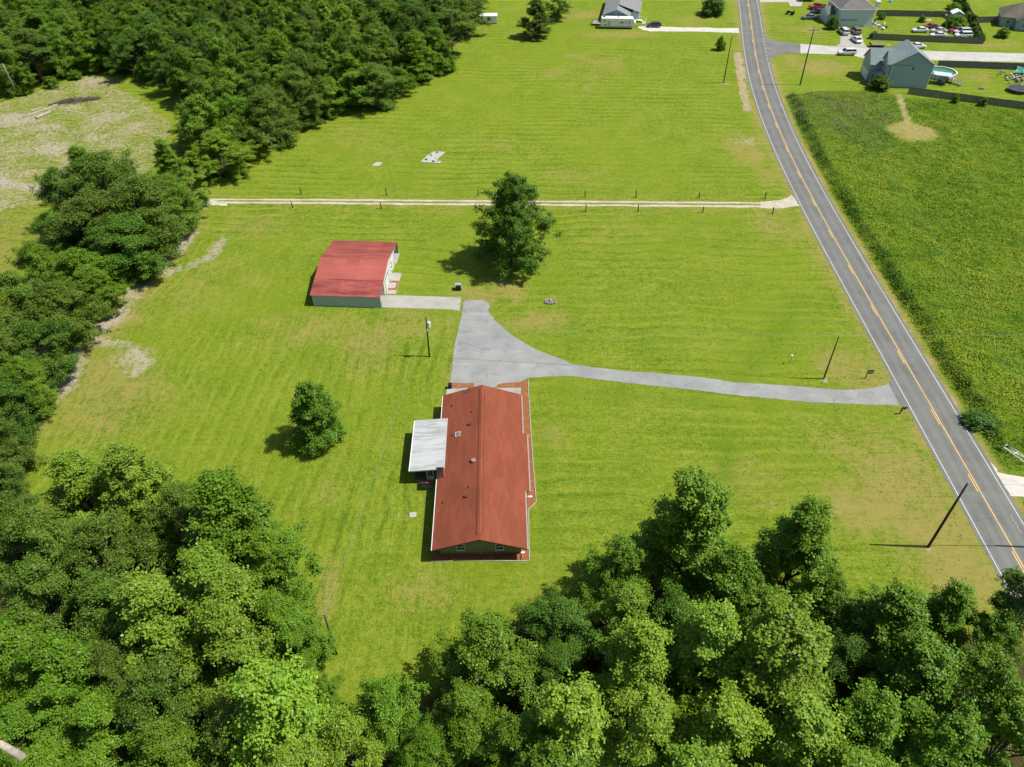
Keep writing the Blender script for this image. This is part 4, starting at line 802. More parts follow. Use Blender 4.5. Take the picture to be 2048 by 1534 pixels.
ax0, ay0, ay1 = -8.55, 12.45, 20.5
MB().box(ax0, -4.76, ay0, ay1, 0.0, 0.16).build('porch_floor', M['concrete'], house)
kw = MB(); kw.box(ax0, ax0+0.1, ay0, ay1, 0.165, 0.75); kw.box(ax0+0.1, -7.05, ay0, ay0+0.1, 0.165, 0.75); kw.box(ax0+0.1, -4.76, ay1-0.1, ay1, 0.165, 0.75); kw.build('porch_knee_wall', P('porch_green', (0.05, 0.07, 0.06), 0.7), house)
for yy in (ay0+0.05, 14.4, 16.4, 18.4, ay1-0.05): MB().box(ax0, ax0+0.1, yy-0.05, yy+0.05, 0.755, za(ax0, 0)-0.105).build('porch_post', P('porch_trim', (0.10, 0.13, 0.12), 0.7), house)
for y0, y1 in zip((12.55, 14.45, 16.45, 18.45), (14.35, 16.35, 18.35, 20.4)): MB().box(ax0+0.04, ax0+0.06, y0, y1, 0.76, za(ax0, 0)-0.11).build('porch_screen', P('screen', (0.02, 0.025, 0.025), 0.7), house)
MB().box(ax0+0.11, -7.06, ay0+0.04, ay0+0.06, 0.76, 2.3).build('porch_screen', M['screen'], house); MB().box(-5.9, -4.76, ay0, ay0+0.06, 0.165, 2.5).build('porch_panel', M['porch_green'], house)
do = MB().box(-6.95, -6.0, ay0-0.03, ay0+0.05, 0.17, 2.27).build('porch_door', P('door_pale', (0.50, 0.53, 0.53), 0.5), house)
for i in range(2):
    for j in range(3): MB().box(-6.80+i*0.33, -6.51+i*0.33, ay0-0.04, ay0-0.031, 1.0+j*0.36, 1.31+j*0.36).build('pane', M['dark_glass'], do)
MB().cyl(-6.08, ay0-0.07, 1.0, 1.06, 0.03, n=8).build('handle', M['steel'], do)
# things beside the house
st = thing('brick_step', 'low brick step at the door of the white roofed porch', 'step', (HX, HY, 0), HR)
MB().box(-8.0, -6.2, 11.75, 12.4, 0, 0.16).build('tread', M['paver_brick'], st); MB().box(-7.6, -6.4, 11.2, 11.74, 0, 0.08).build('tread', M['paver_brick'], st)
def bed_sheet(name, pts, z, mat): return sheet(name, gp(*pts), z, mat, ragged=0.06, step=0.35, seed=4)
bed_sheet('mulch_bed', [(1045, 793), (1041, 768), (1040, 764), (1056, 761), (1057, 800), (1061, 865), (1066, 935), (1071.5, 996), (1071, 1006), (1056, 1020), (1057.5, 1121), (1040, 1121), (1045, 1000)], 0.022, M['mulch'])
bed_sheet('mulch_bed', [(864.5, 1108), (1042, 1106), (1042, 1121.5), (864.5, 1122)], 0.022, M['mulch'])
bed_sheet('mulch_bed', [(902, 766), (948, 766), (948, 776), (903, 777)], 0.022, M['mulch'])
bed_sheet('mulch_bed', [(994, 769), (1010, 766), (1042, 763), (1042, 775.5), (996, 775)], 0.024, M['mulch'])
sheet('front_patio', gp((894, 777.5), (1042, 775.5), (1042, 800), (892, 800)), 0.028, M['concrete'])
bt = thing('bed_edging', 'pale edging boards around the mulch beds of the red roofed house', 'edging')
def edging(pts):
    w = [Vector((*p, 0)) for p in gp(*pts)]; m = MB()
    for a, b in zip(w[:-1], w[1:]):
        d = b-a; m.obox((a+b)/2+Vector((0, 0, 0.05)), (d.length/2+0.03, 0.045, 0.05), rz=math.atan2(d.y, d.x))
    m.build('edging_board', M['border_stone'], bt)
edging([(863, 1123), (905, 1122.6)]); edging([(900, 1121), (1059, 1122.5)]); edging([(1058.6, 1121), (1057, 1020)]); edging([(1057, 1019), (1072, 1005)]); edging([(1072.2, 1004), (1072, 996), (1066.8, 935), (1061.8, 865), (1058, 800), (1056.5, 761)])
for px, py, lab in ((1043.5, 1106, 'white splash block at the near right corner of the red roofed house'), (1059, 994, 'white splash block in the mulch beside the long right wall')):
    x, y = G(px, py); t = thing('splash_block', lab, 'splash block', (x, y, 0.02), 0.1)
    m = MB(); m.box(-0.35, 0.35, -0.13, 0.13, 0, 0.05); m.box(-0.35, 0.35, -0.13, -0.09, 0.051, 0.12); m.box(-0.35, 0.35, 0.09, 0.13, 0.051, 0.12); m.box(-0.35, -0.31, -0.09, 0.09, 0.051, 0.12); m.build('trough', M['plastic_white'], t)
x, y = G(900.5, 776); t = thing('trash_bin', 'small black bin at the far left corner of the red roofed house', 'bin', (x, y, 0.01))
MB().loft([[(sx*a, sy*a, z) for sx, sy in ((-1, -1), (1, -1), (1, 1), (-1, 1))] for a, z in ((0.2, 0), (0.27, 0.7), (0.29, 0.72))]).build('body', M['black_rubber'], t); MB().box(-0.3, 0.3, -0.3, 0.3, 0.725, 0.78).build('lid', M['black_metal'], t)
x, y = G(826, 1030); t = thing('septic_lid', 'pale square concrete lid lying in the grass left of the house', 'lid', (x, y, 0), 0.1)
m = MB().box(-0.42, 0.42, -0.38, 0.38, 0, 0.09); m.build('slab', M['pale_concrete'], t, bevel=0.02); MB().tube([(-0.08, 0, 0.09), (-0.08, 0, 0.14), (0.08, 0, 0.14), (0.08, 0, 0.09)], 0.012, 5).build('handle', M['steel'], t)

# ------------------------------------------------------------------ the shed
SX, SY, SR = -27.1, 102.2, math.radians(-3.2)
shed = thing('metal_shed', 'metal garage with stepped red roof, open side bays and a white front', 'shed', (SX, SY, 0), SR)
prof = [(0, 2.22), (3.6, 2.98), (8.4, 3.95), (13.2, 2.98), (16.8, 2.22)]
pz = lambda y: float(np.interp(y, [p[0] for p in prof], [p[1] for p in prof]))
xs = [-5.85, -3.55, -1.25, 1.05, 3.35, 5.74]
for k, (a, b) in enumerate(zip(prof[:-1], prof[1:])):
    for i in range(5):
        y0, y1 = a[0]-(0.12 if k == 0 else 0), b[0]+(0.12 if k == 3 else 0)
        f = lambda x, y, a=a, b=b: a[1]+(b[1]-a[1])*(y-a[0])/(b[0]-a[0])
        lift = 0.012*(i % 2)+(0.02 if k in (1, 2) else 0)
        MB().plan([(xs[i]-(0.04 if i else 0), y0), (xs[i+1], y0), (xs[i+1], y1), (xs[i]-(0.04 if i else 0), y1)], lambda x, y: f(x, y)-0.03+lift, lambda x, y: f(x, y)+lift).build('roof_sheet', M['red_metal_faded'] if k == 1 else M['red_metal'], shed)
MB().yz([(8.2, pz(8.2)+0.045), (8.4, 4.03), (8.6, pz(8.6)+0.045)], -5.86, 5.75).build('ridge_cap', M['red_metal_faded'], shed)
for y, nm in ((0.02, 'side_wall'), (16.74, 'side_wall')): MB().box(-5.6, 5.62, y, y+0.05, 0.03, 2.17).build(nm, M['metal_wall'], shed)
MB().yz([(0.08, 0.03)]+[(p[0]+(0.08 if p[0] == 0 else -0.08 if p[0] > 16 else 0), p[1]-0.06) for p in prof]+[(16.72, 0.03)], -5.6, -5.55).build('back_wall', M['metal_wall'], shed)
for y in (3.55, 13.2): MB().box(-5.54, 5.55, y, y+0.06, 0.03, 2.88).build('inner_wall', M['metal_white'], shed)
MB().yz([(3.55, 0.03), (13.26, 0.03), (13.26, 2.86), (8.4, 3.86), (3.55, 2.86)], 5.58, 5.64).build('front_wall', M['metal_white'], shed)
d1 = MB().box(5.642, 5.68, 4.6, 7.2, 0.04, 2.25).build('roll_door', P('door_white', (0.66, 0.67, 0.67), 0.45), shed)
for k in range(6): MB().box(5.681, 5.692, 4.62, 7.18, 0.06+k*0.37, 0.40+k*0.37).build('door_slat', M['door_white'], d1)
t1 = MB()
for a in ((4.5, 4.595, 0.04, 2.34), (7.205, 7.3, 0.04, 2.34), (4.596, 7.204, 2.255, 2.34)): t1.box(5.642, 5.70, a[0], a[1], a[2], a[3])
t1.build('door_trim', P('trim_dark', (0.13, 0.13, 0.13), 0.6), shed)
d2 = MB().box(5.642, 5.68, 8.4, 9.35, 0.04, 2.1).build('door', M['door_white'], shed); MB().cyl(5.71, 8.5, 1.0, 1.06, 0.03, n=8).build('handle', M['steel'], d2)
d3 = MB().box(5.642, 5.68, 10.4, 12.6, 0.04, 2.2).build('roll_door', M['door_white'], shed)
t3 = MB()
for a in ((10.3, 10.395, 0.04, 2.3), (12.605, 12.7, 0.04, 2.3)): t3.box(5.642, 5.70, a[0], a[1], a[2], a[3])
t3.build('door_trim', M['trim_dark'], shed)
w1 = window(shed, 5.642, 9.95, 1.1, 0.5, 0.8, '+x')
for y in (0.1, 16.7): MB().box(5.55, 5.65, y-0.05, y+0.05, 0.03, 2.14).build('corner_post', M['trim_dark'], shed)
for k, (y0, y1) in enumerate(((0.05, 3.5), (13.3, 16.75))):
    MB().add([(5.5, y0, pz(y0)-0.12), (5.5, y1, pz(y1)-0.12), (5.5, y1 if k == 0 else y0, 2.05), (5.54, y0, pz(y0)-0.12), (5.54, y1, pz(y1)-0.12), (5.54, y1 if k == 0 else y0, 2.05)], [(0, 1, 2), (3, 5, 4), (0, 3, 4, 1), (1, 4, 5, 2), (2, 5, 3, 0)]).build('gable_infill', M['metal_wall'], shed)
    sl = MB().box(-5.5, 5.3, y0+0.03, y1, 0.004, 0.028).build('bay_floor', M['concrete'], shed)
def shed_w(x, y): c, s = math.cos(SR), math.sin(SR); return (SX+x*c-y*s, SY+x*s+y*c)
apron = sheet('shed_apron', [shed_w(5.71, 4.0), shed_w(7.35, 4.0), shed_w(7.35, 10.4), shed_w(5.71, 10.4)], 0.05, M['concrete'])
for k, (a, b, c, d) in enumerate(((5.8, 7.3, 5.15, 5.75), (5.8, 7.3, 7.35, 7.95), (6.95, 7.3, 5.76, 7.34))): sheet('brick_strip', [shed_w(a, c), shed_w(b, c), shed_w(b, d), shed_w(a, d)], 0.054, M['mulch'], apron)
sheet('shed_apron', [shed_w(5.31, 13.3), shed_w(5.95, 13.3), shed_w(5.95, 16.7), shed_w(5.31, 16.7)], 0.03, M['concrete'])
# ------------------------------------------------------------------ poles and wires
POLES = {}
def pole(key, px, py, h, label, arm=0.0, trafo=False, r=0.16, lean=(0, 0), xy=None, pin=True):
    x, y = xy or G(px, py); t = thing('utility_pole', label, 'utility pole', (x, y, 0))
    top = (lean[0], lean[1], h)
    MB().tube([(0, 0, -0.3), (lean[0]*0.5, lean[1]*0.5, h*0.5), top], [r, r*0.85, r*0.66], 10).build('shaft', M['pole_wood'], t, smooth=True)
    MB().cyl(lean[0], lean[1], h+0.002, h+0.30, 0.03, 0.045, n=8).build('insulator', M['galv'], t)
    att = [(x+lean[0], y+lean[1], h+0.25), (x+lean[0]*0.85, y+lean[1]*0.85, h*0.86)]
    if arm:
        MB().box(-arm, arm, -0.21, -0.09, h-0.75, h-0.62).build('crossarm', M['weathered_wood'], t)
        for s in (-0.92, -0.45, 0.45, 0.92): MB().cyl(s*arm, -0.15, h-0.619, h-0.40, 0.045, 0.06, n=8).build('insulator', M['galv'], t)
    if trafo:
        c = MB().cyl(0.36, -0.12, h-1.75, h-0.85, 0.24, n=16); c.cyl(0.36, -0.12, h-0.849, h-0.80, 0.26, 0.20, n=16); c.box(0.10, 0.16, -0.18, -0.06, h-1.6, h-1.0); tr = c.build('transformer', M['plastic_white'], t)
        for s in (-0.1, 0.1): MB().cyl(0.36+s, -0.12, h-0.79, h-0.58, 0.04, 0.03, n=8).build('bushing', M['galv'], tr)
        MB().cyl(0.10, -0.30, h-2.35, h-2.0, 0.09, n=10).build('lamp_head', M['plastic_white'], t)
    POLES[key] = att; return t
pole('near', 1856, 1094, 11.3, 'tall dark pole leaning right, nearest, on the lawn beside the road', r=0.17, lean=(0.15, 0))
pole('mid', 1647, 758, 7.9, 'slim dark pole on the lawn above the driveway mouth', r=0.12)
pole('shed', 859, 713, 7.5, 'pole with a white transformer between the shed and the house', trafo=True, r=0.13)
pole('low', 673, 1308, 7.3, 'dark pole at the bottom beside the lower left grove', r=0.13, lean=(-0.1, 0.1))
pole('far', 1447, 166, 11.6, 'tall pole on the upper lawn left of the road curve', r=0.14)
pole('street', 1600, 170, 14.2, 'tallest pole with a crossarm at the corner of the side street', arm=1.3, r=0.17)
x, y = G(1985, 1091.5); pole('out', 0, 0, 11.0, 'pole across the county road whose shadow falls on the asphalt', r=0.16, xy=(x+6.9, y-0.35))
pole('meter', 1658, 91, 1.9, 'thin post on the verge in front of the hip roofed house', r=0.05)
def wire(a, b, sag, label, r=0.013):
    a, b = Vector(a), Vector(b); pts = []
    for i in range(15):
        t = i/14; p = a.lerp(b, t); p.z -= 4*sag*t*(1-t); pts.append(p)
    o = MB().tube(pts, r, 4).build('overhead_wire', M['wire'], None); tag(o, label, 'wire', 'overhead wires'); return o
PL = POLES
wire(PL['near'][0], PL['out'][0], 0.25, 'upper wire crossing the road from the nearest pole', 0.02); wire(PL['near'][1], PL['out'][1], 0.3, 'lower wire crossing the road from the nearest pole', 0.02)
wire(PL['mid'][0], PL['shed'][0], 0.9, 'upper wire from the driveway pole to the transformer pole'); wire(PL['mid'][1], PL['shed'][1], 0.9, 'lower wire from the driveway pole to the transformer pole')
wire(PL['mid'][0], (G(1900, 690)[0]+20, 84, 9.5), 0.5, 'wire from the driveway pole out over the county road')
wire(PL['shed'][1], PL['low'][0], 0.7, 'wire from the transformer pole down to the pole at the bottom')
hx, hy = to_house(0, 0); wire(PL['shed'][1], (HX-2.6, HY+25.2, 3.6), 0.35, 'service wire from the transformer pole to the house gable')
wire(PL['street'][0], PL['out'][0], 2.0, 'long wire over the weedy field, upper of the pair'); wire(PL['street'][1], PL['out'][1], 2.0, 'long wire over the weedy field, lower of the pair')
wire(PL['street'][0], PL['far'][0], 0.6, 'wire crossing the road between the two far poles')
# ------------------------------------------------------------------ fence posts of the gravel lane
UP = [(421, 388), (603, 388.5), (773.5, 390.5), (956, 392), (1170, 394.5), (1272, 395.5), (1398, 396.5), (1530, 397.5)]
DN = [(403.5, 417.5), (586, 416), (763, 418), (951.5, 420.5), (1171.5, 423), (1276, 424), (1405.5, 425.5), (1545, 428)]
pm = [MB().tube([(0, 0, -0.2), (0.01*k, 0, 0.8), (0.02*k, 0.01, 1.45)], [0.11, 0.105, 0.095], 8).mesh('post', M['post_wood']) for k in range(3)]
for nm, ls in (('far', UP), ('near', DN)):
    for i, (px, py) in enumerate(ls):
        x, y = G(px, py); o = inst(pm[i % 3], 'fence_post', None, (x, y, 0), (trng.uniform(-0.05, 0.05), -0.10 if px < 800 else 0.03, 0.4*i)); o.scale = (1, 1, 0.92+0.1*(i % 3))
        tag(o, f'dark round wooden post on the {nm} side of the gravel lane, {ORD[i]} from the left', 'post', 'posts along the gravel lane')
x, y = G(1552, 425); t = thing('lane_marker', 'short white marker stake beside the last post at the gravel lane mouth', 'stake', (x, y, 0)); MB().box(-0.05, 0.05, -0.05, 0.05, 0, 0.7).build('stake', M['plastic_white'], t); MB().box(-0.16, 0.16, -0.07, -0.052, 0.45, 0.7).build('plate', M['plastic_white'], t)
# mailbox, sign, little lamp, frame
x, y = G(1799, 828); t = thing('mailbox', 'black mailbox on a post below the driveway mouth', 'mailbox', (x, y, 0), 0.0)
MB().box(-0.06, 0.06, -0.06, 0.06, 0, 1.05).build('post', M['post_wood'], t); MB().obox((0.2, 0, 0.72), (0.34, 0.04, 0.04), ry=-0.7).build('brace', M['post_wood'], t); MB().box(-0.10, 0.62, -0.07, 0.07, 1.051, 1.10).build('shelf', M['post_wood'], t)
b = MB().loft([[(x0, 0.13*math.cos(a)*1.0, 1.101+(0.14+0.14*math.sin(a) if math.sin(a) > 0 else 0.14*(1+math.sin(a)))) for a in [i*math.pi/6 for i in range(12)]] for x0 in (0.05, 0.66)]).build('box', M['black_metal'], t); MB().box(0.661, 0.675, -0.12, 0.12, 1.12, 1.36).build('door', M['black_metal'], b)
x, y = G(1730.5, 757); t = thing('yard_sign', 'small grey hanging sign on a post near the driveway mouth', 'sign', (x, y, 0), 0.05)
MB().box(-0.05, 0.05, -0.05, 0.05, 0, 1.75).build('post', M['post_wood'], t); MB().box(0.051, 0.95, -0.03, 0.03, 1.55, 1.62).build('arm', M['black_metal'], t); MB().box(0.12, 0.88, -0.02, 0.02, 0.85, 1.50).build('panel', M['orange_sign'], t)
x, y = G(1579, 727); t = thing('yard_lamp', 'slim post with a white disc on the lawn left of the driveway pole', 'post', (x, y, 0)); MB().cyl(0, 0, 0, 1.6, 0.025, n=6).build('post', M['black_metal'], t); MB().cyl(0, 0, 1.60, 1.63, 0.16, 0.12, n=16).build('disc', M['plastic_white'], t)
x, y = G(2027, 912); t = thing('cattle_rack', 'rusty white metal frame lying in the weeds by the road', 'frame', (x, y, 0.45), 2.1)
m = MB(); q = [(-1.5, -0.6, 0), (1.5, -0.6, 0.1), (1.5, 0.6, 0.3), (-1.5, 0.6, 0.2)]
for a, b in zip(q, q[1:]+q[:1]): m.tube([a, b], 0.05, 6)
m.tube([q[0], q[2]], 0.04, 5); m.tube([(0, -0.6, 0.05), (0, 0.6, 0.25)], 0.04, 5); m.tube([q[1], q[3]], 0.03, 5); m.build('rails', M['plastic_white'], t)
# well housing, rock ring, old slabs
x, y = G(917, 580); t = thing('well_house', 'low grey well cover box near the concrete drive of the shed', 'well cover', (x, y, 0), 0.05)
MB().box(-0.45, 0.45, -0.3, 0.3, 0, 0.9).build('body', M['black_metal'], t); MB().add([(-0.55, -0.1, 1.02), (0.55, -0.1, 1.02), (0.55, 0.75, 0.90), (-0.55, 0.75, 0.90), (-0.55, -0.1, 1.08), (0.55, -0.1, 1.08), (0.55, 0.75, 0.96), (-0.55, 0.75, 0.96)], [(0, 3, 2, 1), (4, 5, 6, 7), (0, 1, 5, 4), (1, 2, 6, 5), (2, 3, 7, 6), (3, 0, 4, 7)]).build('lid', M['galv'], t); MB().box(0.452, 0.56, -0.32, 0.3, 0, 0.7).build('side_panel', M['galv'], t)
def rock_mesh(seed):
    r = random.Random(seed); bm = bmesh.new(); bmesh.ops.create_icosphere(bm, subdivisions=1, radius=1)
    for v in bm.verts: v.co = v.co*(0.75+0.5*r.random()); v.co.z *= 0.7
    me = bpy.data.meshes.new('stone'); bm.to_mesh(me); bm.free(); me.materials.append(M['rock']); return me
rms = [rock_mesh(i) for i in range(4)]
x, y = G(1101, 604); t = thing('stone_pile', 'ring of piled field stones on the lawn right of the drive', 'stone pile', (x, y, 0))
for k in range(34):
    a = k*GA; r = 1.05*math.sqrt((k+0.5)/34); s = random.Random(k).uniform(0.13, 0.24); inst(rms[k % 4], 'stone', t, (r*math.cos(a), 0.75*r*math.sin(a), 0.1+0.3*(1-r)*random.Random(k+50).random()+s*0.3), (k, k*2, k*3), (s, s*0.9, s))
x, y = G(754, 328.5); t = thing('concrete_slab', 'small square pad of old concrete on the upper lawn', 'slab', (x, y, 0), 0.05); MB().plan([(-1.0, -0.85), (0.6, -0.85), (1.2, 0.8), (-0.35, 0.9)], 0, 0.07).build('pad', M['pale_concrete'], t)
x, y = G(866, 315); t = thing('ruined_slab', 'larger broken concrete pad with dark debris on the upper lawn', 'slab', (x, y, 0)); sp = [(-2.5, -2.3), (1.6, -2.9), (2.0, -1.9), (0.8, -1.6), (1.5, 0.4), (2.6, 2.6), (1.2, 2.9), (-0.2, 2.7), (-0.9, 1.6), (-1.6, 0.2)]
MB().plan(sp, 0, 0.08).build('pad', M['pale_concrete'], t)
for k, (a, b) in enumerate(((-1.6, -1.2), (-1.1, -1.5), (0.2, -2.0), (0.5, -2.3), (-0.4, 0.9), (0.6, 2.0), (1.0, 2.1), (0.6, -0.6), (1.2, -2.2), (0.1, -2.4))): inst(rms[k % 4], 'rubble', t, (a, b, 0.12), (k, 0, k), (0.2, 0.16, 0.22)).data = rms[k % 4]
dk = rms[0].copy(); dk.materials.clear(); dk.materials.append(M['soot'])
for k, (a, b) in enumerate(((0.15, -2.05), (-1.35, -1.3), (-0.5, 0.85), (0.7, 2.1), (0.35, -2.3))): inst(dk, 'charred_block', t, (a, b, 0.2), (k, k, 0), (0.22, 0.2, 0.25))
# logs and brush in the clearing, dead stump at the lower left
def log(px0, py0, px1, py1, r0, r1, label, z0=0.0, z1=0.0):
    a = Vector((*G(px0, py0), r0*0.8+z0)); b = Vector((*G(px1, py1), r1*0.8+z1)); t = thing('fallen_log', label, 'log', a)
    d = b-a; m = d*0.5+Vector((0.12, 0.15, 0.04)); MB().tube([(0, 0, 0), d*0.25, m, d], [r0*1.05, r0, (r0+r1)/2, r1], 9).build('stem', M['dead_wood'], t, smooth=True)
    MB().tube([d*0.55, d*0.62+Vector((0.3, 0.5, 0.3))], [r1*0.4, 0.03], 6).build('branch_stub', M['dead_wood'], t); MB().cyl(0, 0, -0.01, 0.0, 0.01, n=6) 
log(73, 238, 102, 225, 0.34, 0.24, 'short thick pale log lying lowest in the sandy clearing'); log(47, 235, 98, 217, 0.20, 0.12, 'long thin pale log above the thick one in the clearing'); log(62, 224, 84, 215, 0.16, 0.1, 'short thin log farthest from the viewer in the clearing'); log(90, 221, 116, 209, 0.13, 0.16, 'pale log running into the brush pile'); log(132, 220, 150, 212, 0.11, 0.06, 'loose pale stick in front of the brush pile')
t = thing('brush_pile', 'heap of grey dead branches in the sandy clearing', 'brush pile', (*G(152, 203), 0), 0.35); rb = random.Random(4); m = MB()
for k in range(420):
    u = rb.uniform(-5.5, 5.5); w = rb.gauss(0, 0.8)*(1-abs(u)/8); h = max(0.05, 1.0*(1-abs(u)/6.5)*rb.random()); a = rb.gauss(0, 0.55)+(0 if rb.random() < 0.7 else 1.2); L = rb.uniform(0.6, 2.2)
    d = Vector((math.cos(a), math.sin(a), rb.uniform(-0.1, 0.45)))*L; p = Vector((u, w, h)); m.tube([p-d*0.5, p+d*0.1+Vector((0, 0, 0.08)), p+d*0.5], [rb.uniform(0.02, 0.07), 0.03, 0.012], 4, cap=False)
m.build('branches', M['twig'], t)
t = thing('dead_branches', 'bare grey dead branches at the corner of the clearing', 'branches', (*G(362, 305), 0)); m = MB(); rb = random.Random(8)
for k in range(26):
    a = rb.uniform(0, 6.28); p = Vector((rb.gauss(0, 0.7), rb.gauss(0, 0.5), rb.uniform(0.8, 3.2))); d = Vector((math.cos(a), math.sin(a), rb.uniform(0.0, 0.8)))*rb.uniform(0.8, 2.0); m.tube([p-d*0.5, p, p+d*0.5], [0.07, 0.05, 0.015], 5, cap=False)
m.tube([(0, 0, 0), (0.1, 0, 1.5), (0.3, 0.1, 3.0)], [0.16, 0.12, 0.06], 7); m.build('branches', M['weathered_wood'], t)
t = thing('dead_tree', 'snapped pale dead trunk sticking out of the leaves at the bottom left corner', 'dead trunk', (*G(52, 1530, 0), 0)); 
a = Vector((*G(44, 1514, 7.6), 7.6))-t.location; b = Vector((*G(-2, 1486, 10.2), 10.2))-t.location
MB().tube([(0, 0, 0), a*0.55, a, a.lerp(b, 0.5), b], [0.42, 0.38, 0.36, 0.32, 0.26], 12).build('trunk', M['dead_wood'], t, smooth=True); MB().tube([b, b+(b-a).normalized()*0.35+Vector((0.1, 0, 0.1))], [0.24, 0.04], 8).build('splintered_end', M['cut_wood'], t)
t = thing('dead_pine', 'bare leaning pine trunk at the left edge of the sandy clearing', 'dead tree', (*G(36, 190), 0))
tp = Vector((*G(5, 128, 9.5), 9.5))-t.location; MB().tube([(0, 0, 0), tp*0.5, tp], [0.24, 0.2, 0.13], 9).build('trunk', M['dead_wood'], t, smooth=True)
m = MB()
for k in range(7): p = tp*(0.45+0.08*k); m.tube([p, p+Vector((0.9*math.cos(k*2.4), 0.9*math.sin(k*2.4), 0.3))], [0.05, 0.015], 5)
m.build('branch_stubs', M['dead_wood'], t)
# ------------------------------------------------------------------ vehicles
def make_car(name, label, px, py, ang, kind='sedan', paint='car_white', group=None, cat='car', z=0.0, xy=None):
    """x is forward. Body lofted through cross sections, glass house, roof, wheels and lamps as parts"""
    x, y = xy or G(px, py); t = thing(name, label, cat, (x, y, z), ang, group); pm = M[paint]
    if kind == 'sedan': L, Wd, st, cab, ztop = 4.7, 0.90, [(-2.35, .55, .86, .90), (-2.2, .38, .98, .97), (-1.3, .30, 1.02, 1), (0.7, .28, .98, 1), (1.9, .32, .86, .97), (2.28, .40, .72, .88), (2.36, .45, .62, .80)], [(-1.75, -0.95), (1.15, 0.35)], 1.46
    elif kind == 'suv': L, Wd, st, cab, ztop = 4.95, 0.97, [(-2.45, .60, 1.05, .92), (-2.38, .42, 1.12, .98), (-1.3, .34, 1.14, 1), (0.9, .34, 1.10, 1), (2.0, .40, 1.02, .97), (2.42, .48, .86, .90), (2.48, .52, .78, .84)], [(-2.35, -2.1), (1.30, 0.55)], 1.78
    elif kind == 'hatch': L, Wd, st, cab, ztop = 4.3, 0.90, [(-2.10, .55, .90, .90), (-2.05, .38, 1.0, .97), (-1.2, .30, 1.02, 1), (0.7, .28, .98, 1), (1.75, .34, .86, .96), (2.1, .42, .72, .88), (2.18, .46, .62, .8)], [(-2.0, -1.55), (1.25, 0.35)], 1.50
    else: L, Wd, st, cab, ztop = 5.6, 0.98, [(-2.75, .62, 1.06, .95), (-2.7, .50, 1.10, .98), (-1.3, .42, 1.12, 1), (1.1, .42, 1.12, 1), (2.3, .46, 1.06, .97), (2.72, .55, .90, .92), (2.78, .58, .84, .86)], [(-0.75, -0.6), (1.30, 0.65)], 1.86
    rings = []
    for sx, zb, zt, wf in st:
        w = Wd*wf; rings.append([(sx, -w*.92, zb), (sx, -w, zb+.15), (sx, -w, zt-.16), (sx, -w*.90, zt), (sx, w*.90, zt), (sx, w, zt-.16), (sx, w, zb+.15), (sx, w*.92, zb)])
    body = MB().loft(rings).build('body', pm, t, smooth=False, bevel=0.04)
    zb = lambda xx: float(np.interp(xx, [s[0] for s in st], [s[2] for s in st]))
    (b0, r0), (b1, r1) = cab; wb, wr = Wd*.88, Wd*.72
    base = [(b0, -wb, zb(b0)-.02), (b1, -wb, zb(b1)-.02), (b1, wb, zb(b1)-.02), (b0, wb, zb(b0)-.02)]; top = [(r0, -wr, ztop-.06), (r1, -wr, ztop-.06), (r1, wr, ztop-.06), (r0, wr, ztop-.06)]
    MB().loft([base, top]).build('glass', M['dark_glass'], t)
    MB().loft([[(r0-.05, -wr-.02, ztop-.06), (r1+.05, -wr-.02, ztop-.06), (r1+.05, wr+.02, ztop-.06), (r0-.05, wr+.02, ztop-.06)], [(r0+.12, -wr+.1, ztop), (r1-.12, -wr+.1, ztop), (r1-.12, wr-.1, ztop), (r0+.12, wr-.1, ztop)]]).build('roof', pm, t)
    pl = MB()
    for s in (-1, 1):
        for (xb, xr) in ((b0, r0), (b1, r1), ((b0+b1)/2-.1, (r0+r1)/2)): pl.tube([(xb, s*(wb+.005), zb(xb)-.02), (xr, s*(wr+.01), ztop-.06)], 0.045, 4)
    pl.build('pillars', pm, t)
    if kind == 'pickup':
        bd = MB(); bd.box(-2.72, -0.8, -.80, .80, .70, .74); bd.box(-2.72, -0.8, -.92, -.84, 1.0, 1.22); bd.box(-2.72, -0.8, .84, .92, 1.0, 1.22); bd.box(-2.76, -2.70, -.92, .92, 1.0, 1.22); bd.build('bed_rails', pm, t); MB().box(-2.68, -0.82, -.80, .80, 1.121, 1.135).build('bed_liner', M['black_metal'], t)
    wx = L*0.30; rw = 0.33 if kind in ('sedan', 'hatch') else 0.39
    for sx in (-1, 1):
        for sy in (-1, 1):
            w = MB().tube([(sx*wx, sy*(Wd-.20), rw), (sx*wx, sy*(Wd+.02), rw)], rw, 18).build('wheel', M['black_rubber'], t); MB().tube([(sx*wx, sy*(Wd+.021), rw), (sx*wx, sy*(Wd+.035), rw)], rw*.6, 12).build('rim', M['steel'], w)
    fx_, rx_ = st[-2][0], st[0][0]
    for s in (-1, 1):
        MB().box(fx_-.10, fx_+.06, s*Wd*.62-.14, s*Wd*.62+.14, st[-2][2]-.16, st[-2][2]-.04).build('headlight', M['lamp_lens'], t); MB().box(rx_-.02, rx_+.08, s*Wd*.70-.12, s*Wd*.70+.12, st[0][2]-.22, st[0][2]-.05).build('tail_light', M['tail_red'], t)
    MB().box(st[-1][0]-.06, st[-1][0]+.04, -Wd*.7, Wd*.7, st[-1][1]-.04, st[-1][1]+.12).build('bumper', M['black_rubber'], t)
    return t
PI = math.pi
make_car('suv', 'white sport utility car with a black push bar standing on the side street', 1692.5, 109.5, PI+0.02, 'suv', 'car_white')
make_car('hatchback', 'black hatchback parked on the gravel drive by the travel trailer', 1308, 54, PI-0.02, 'hatch', 'car_dark')
make_car('pickup', 'bright red pickup parked left of the hip roofed house', 1634, 18, PI+0.05, 'pickup', 'car_red', cat='truck')
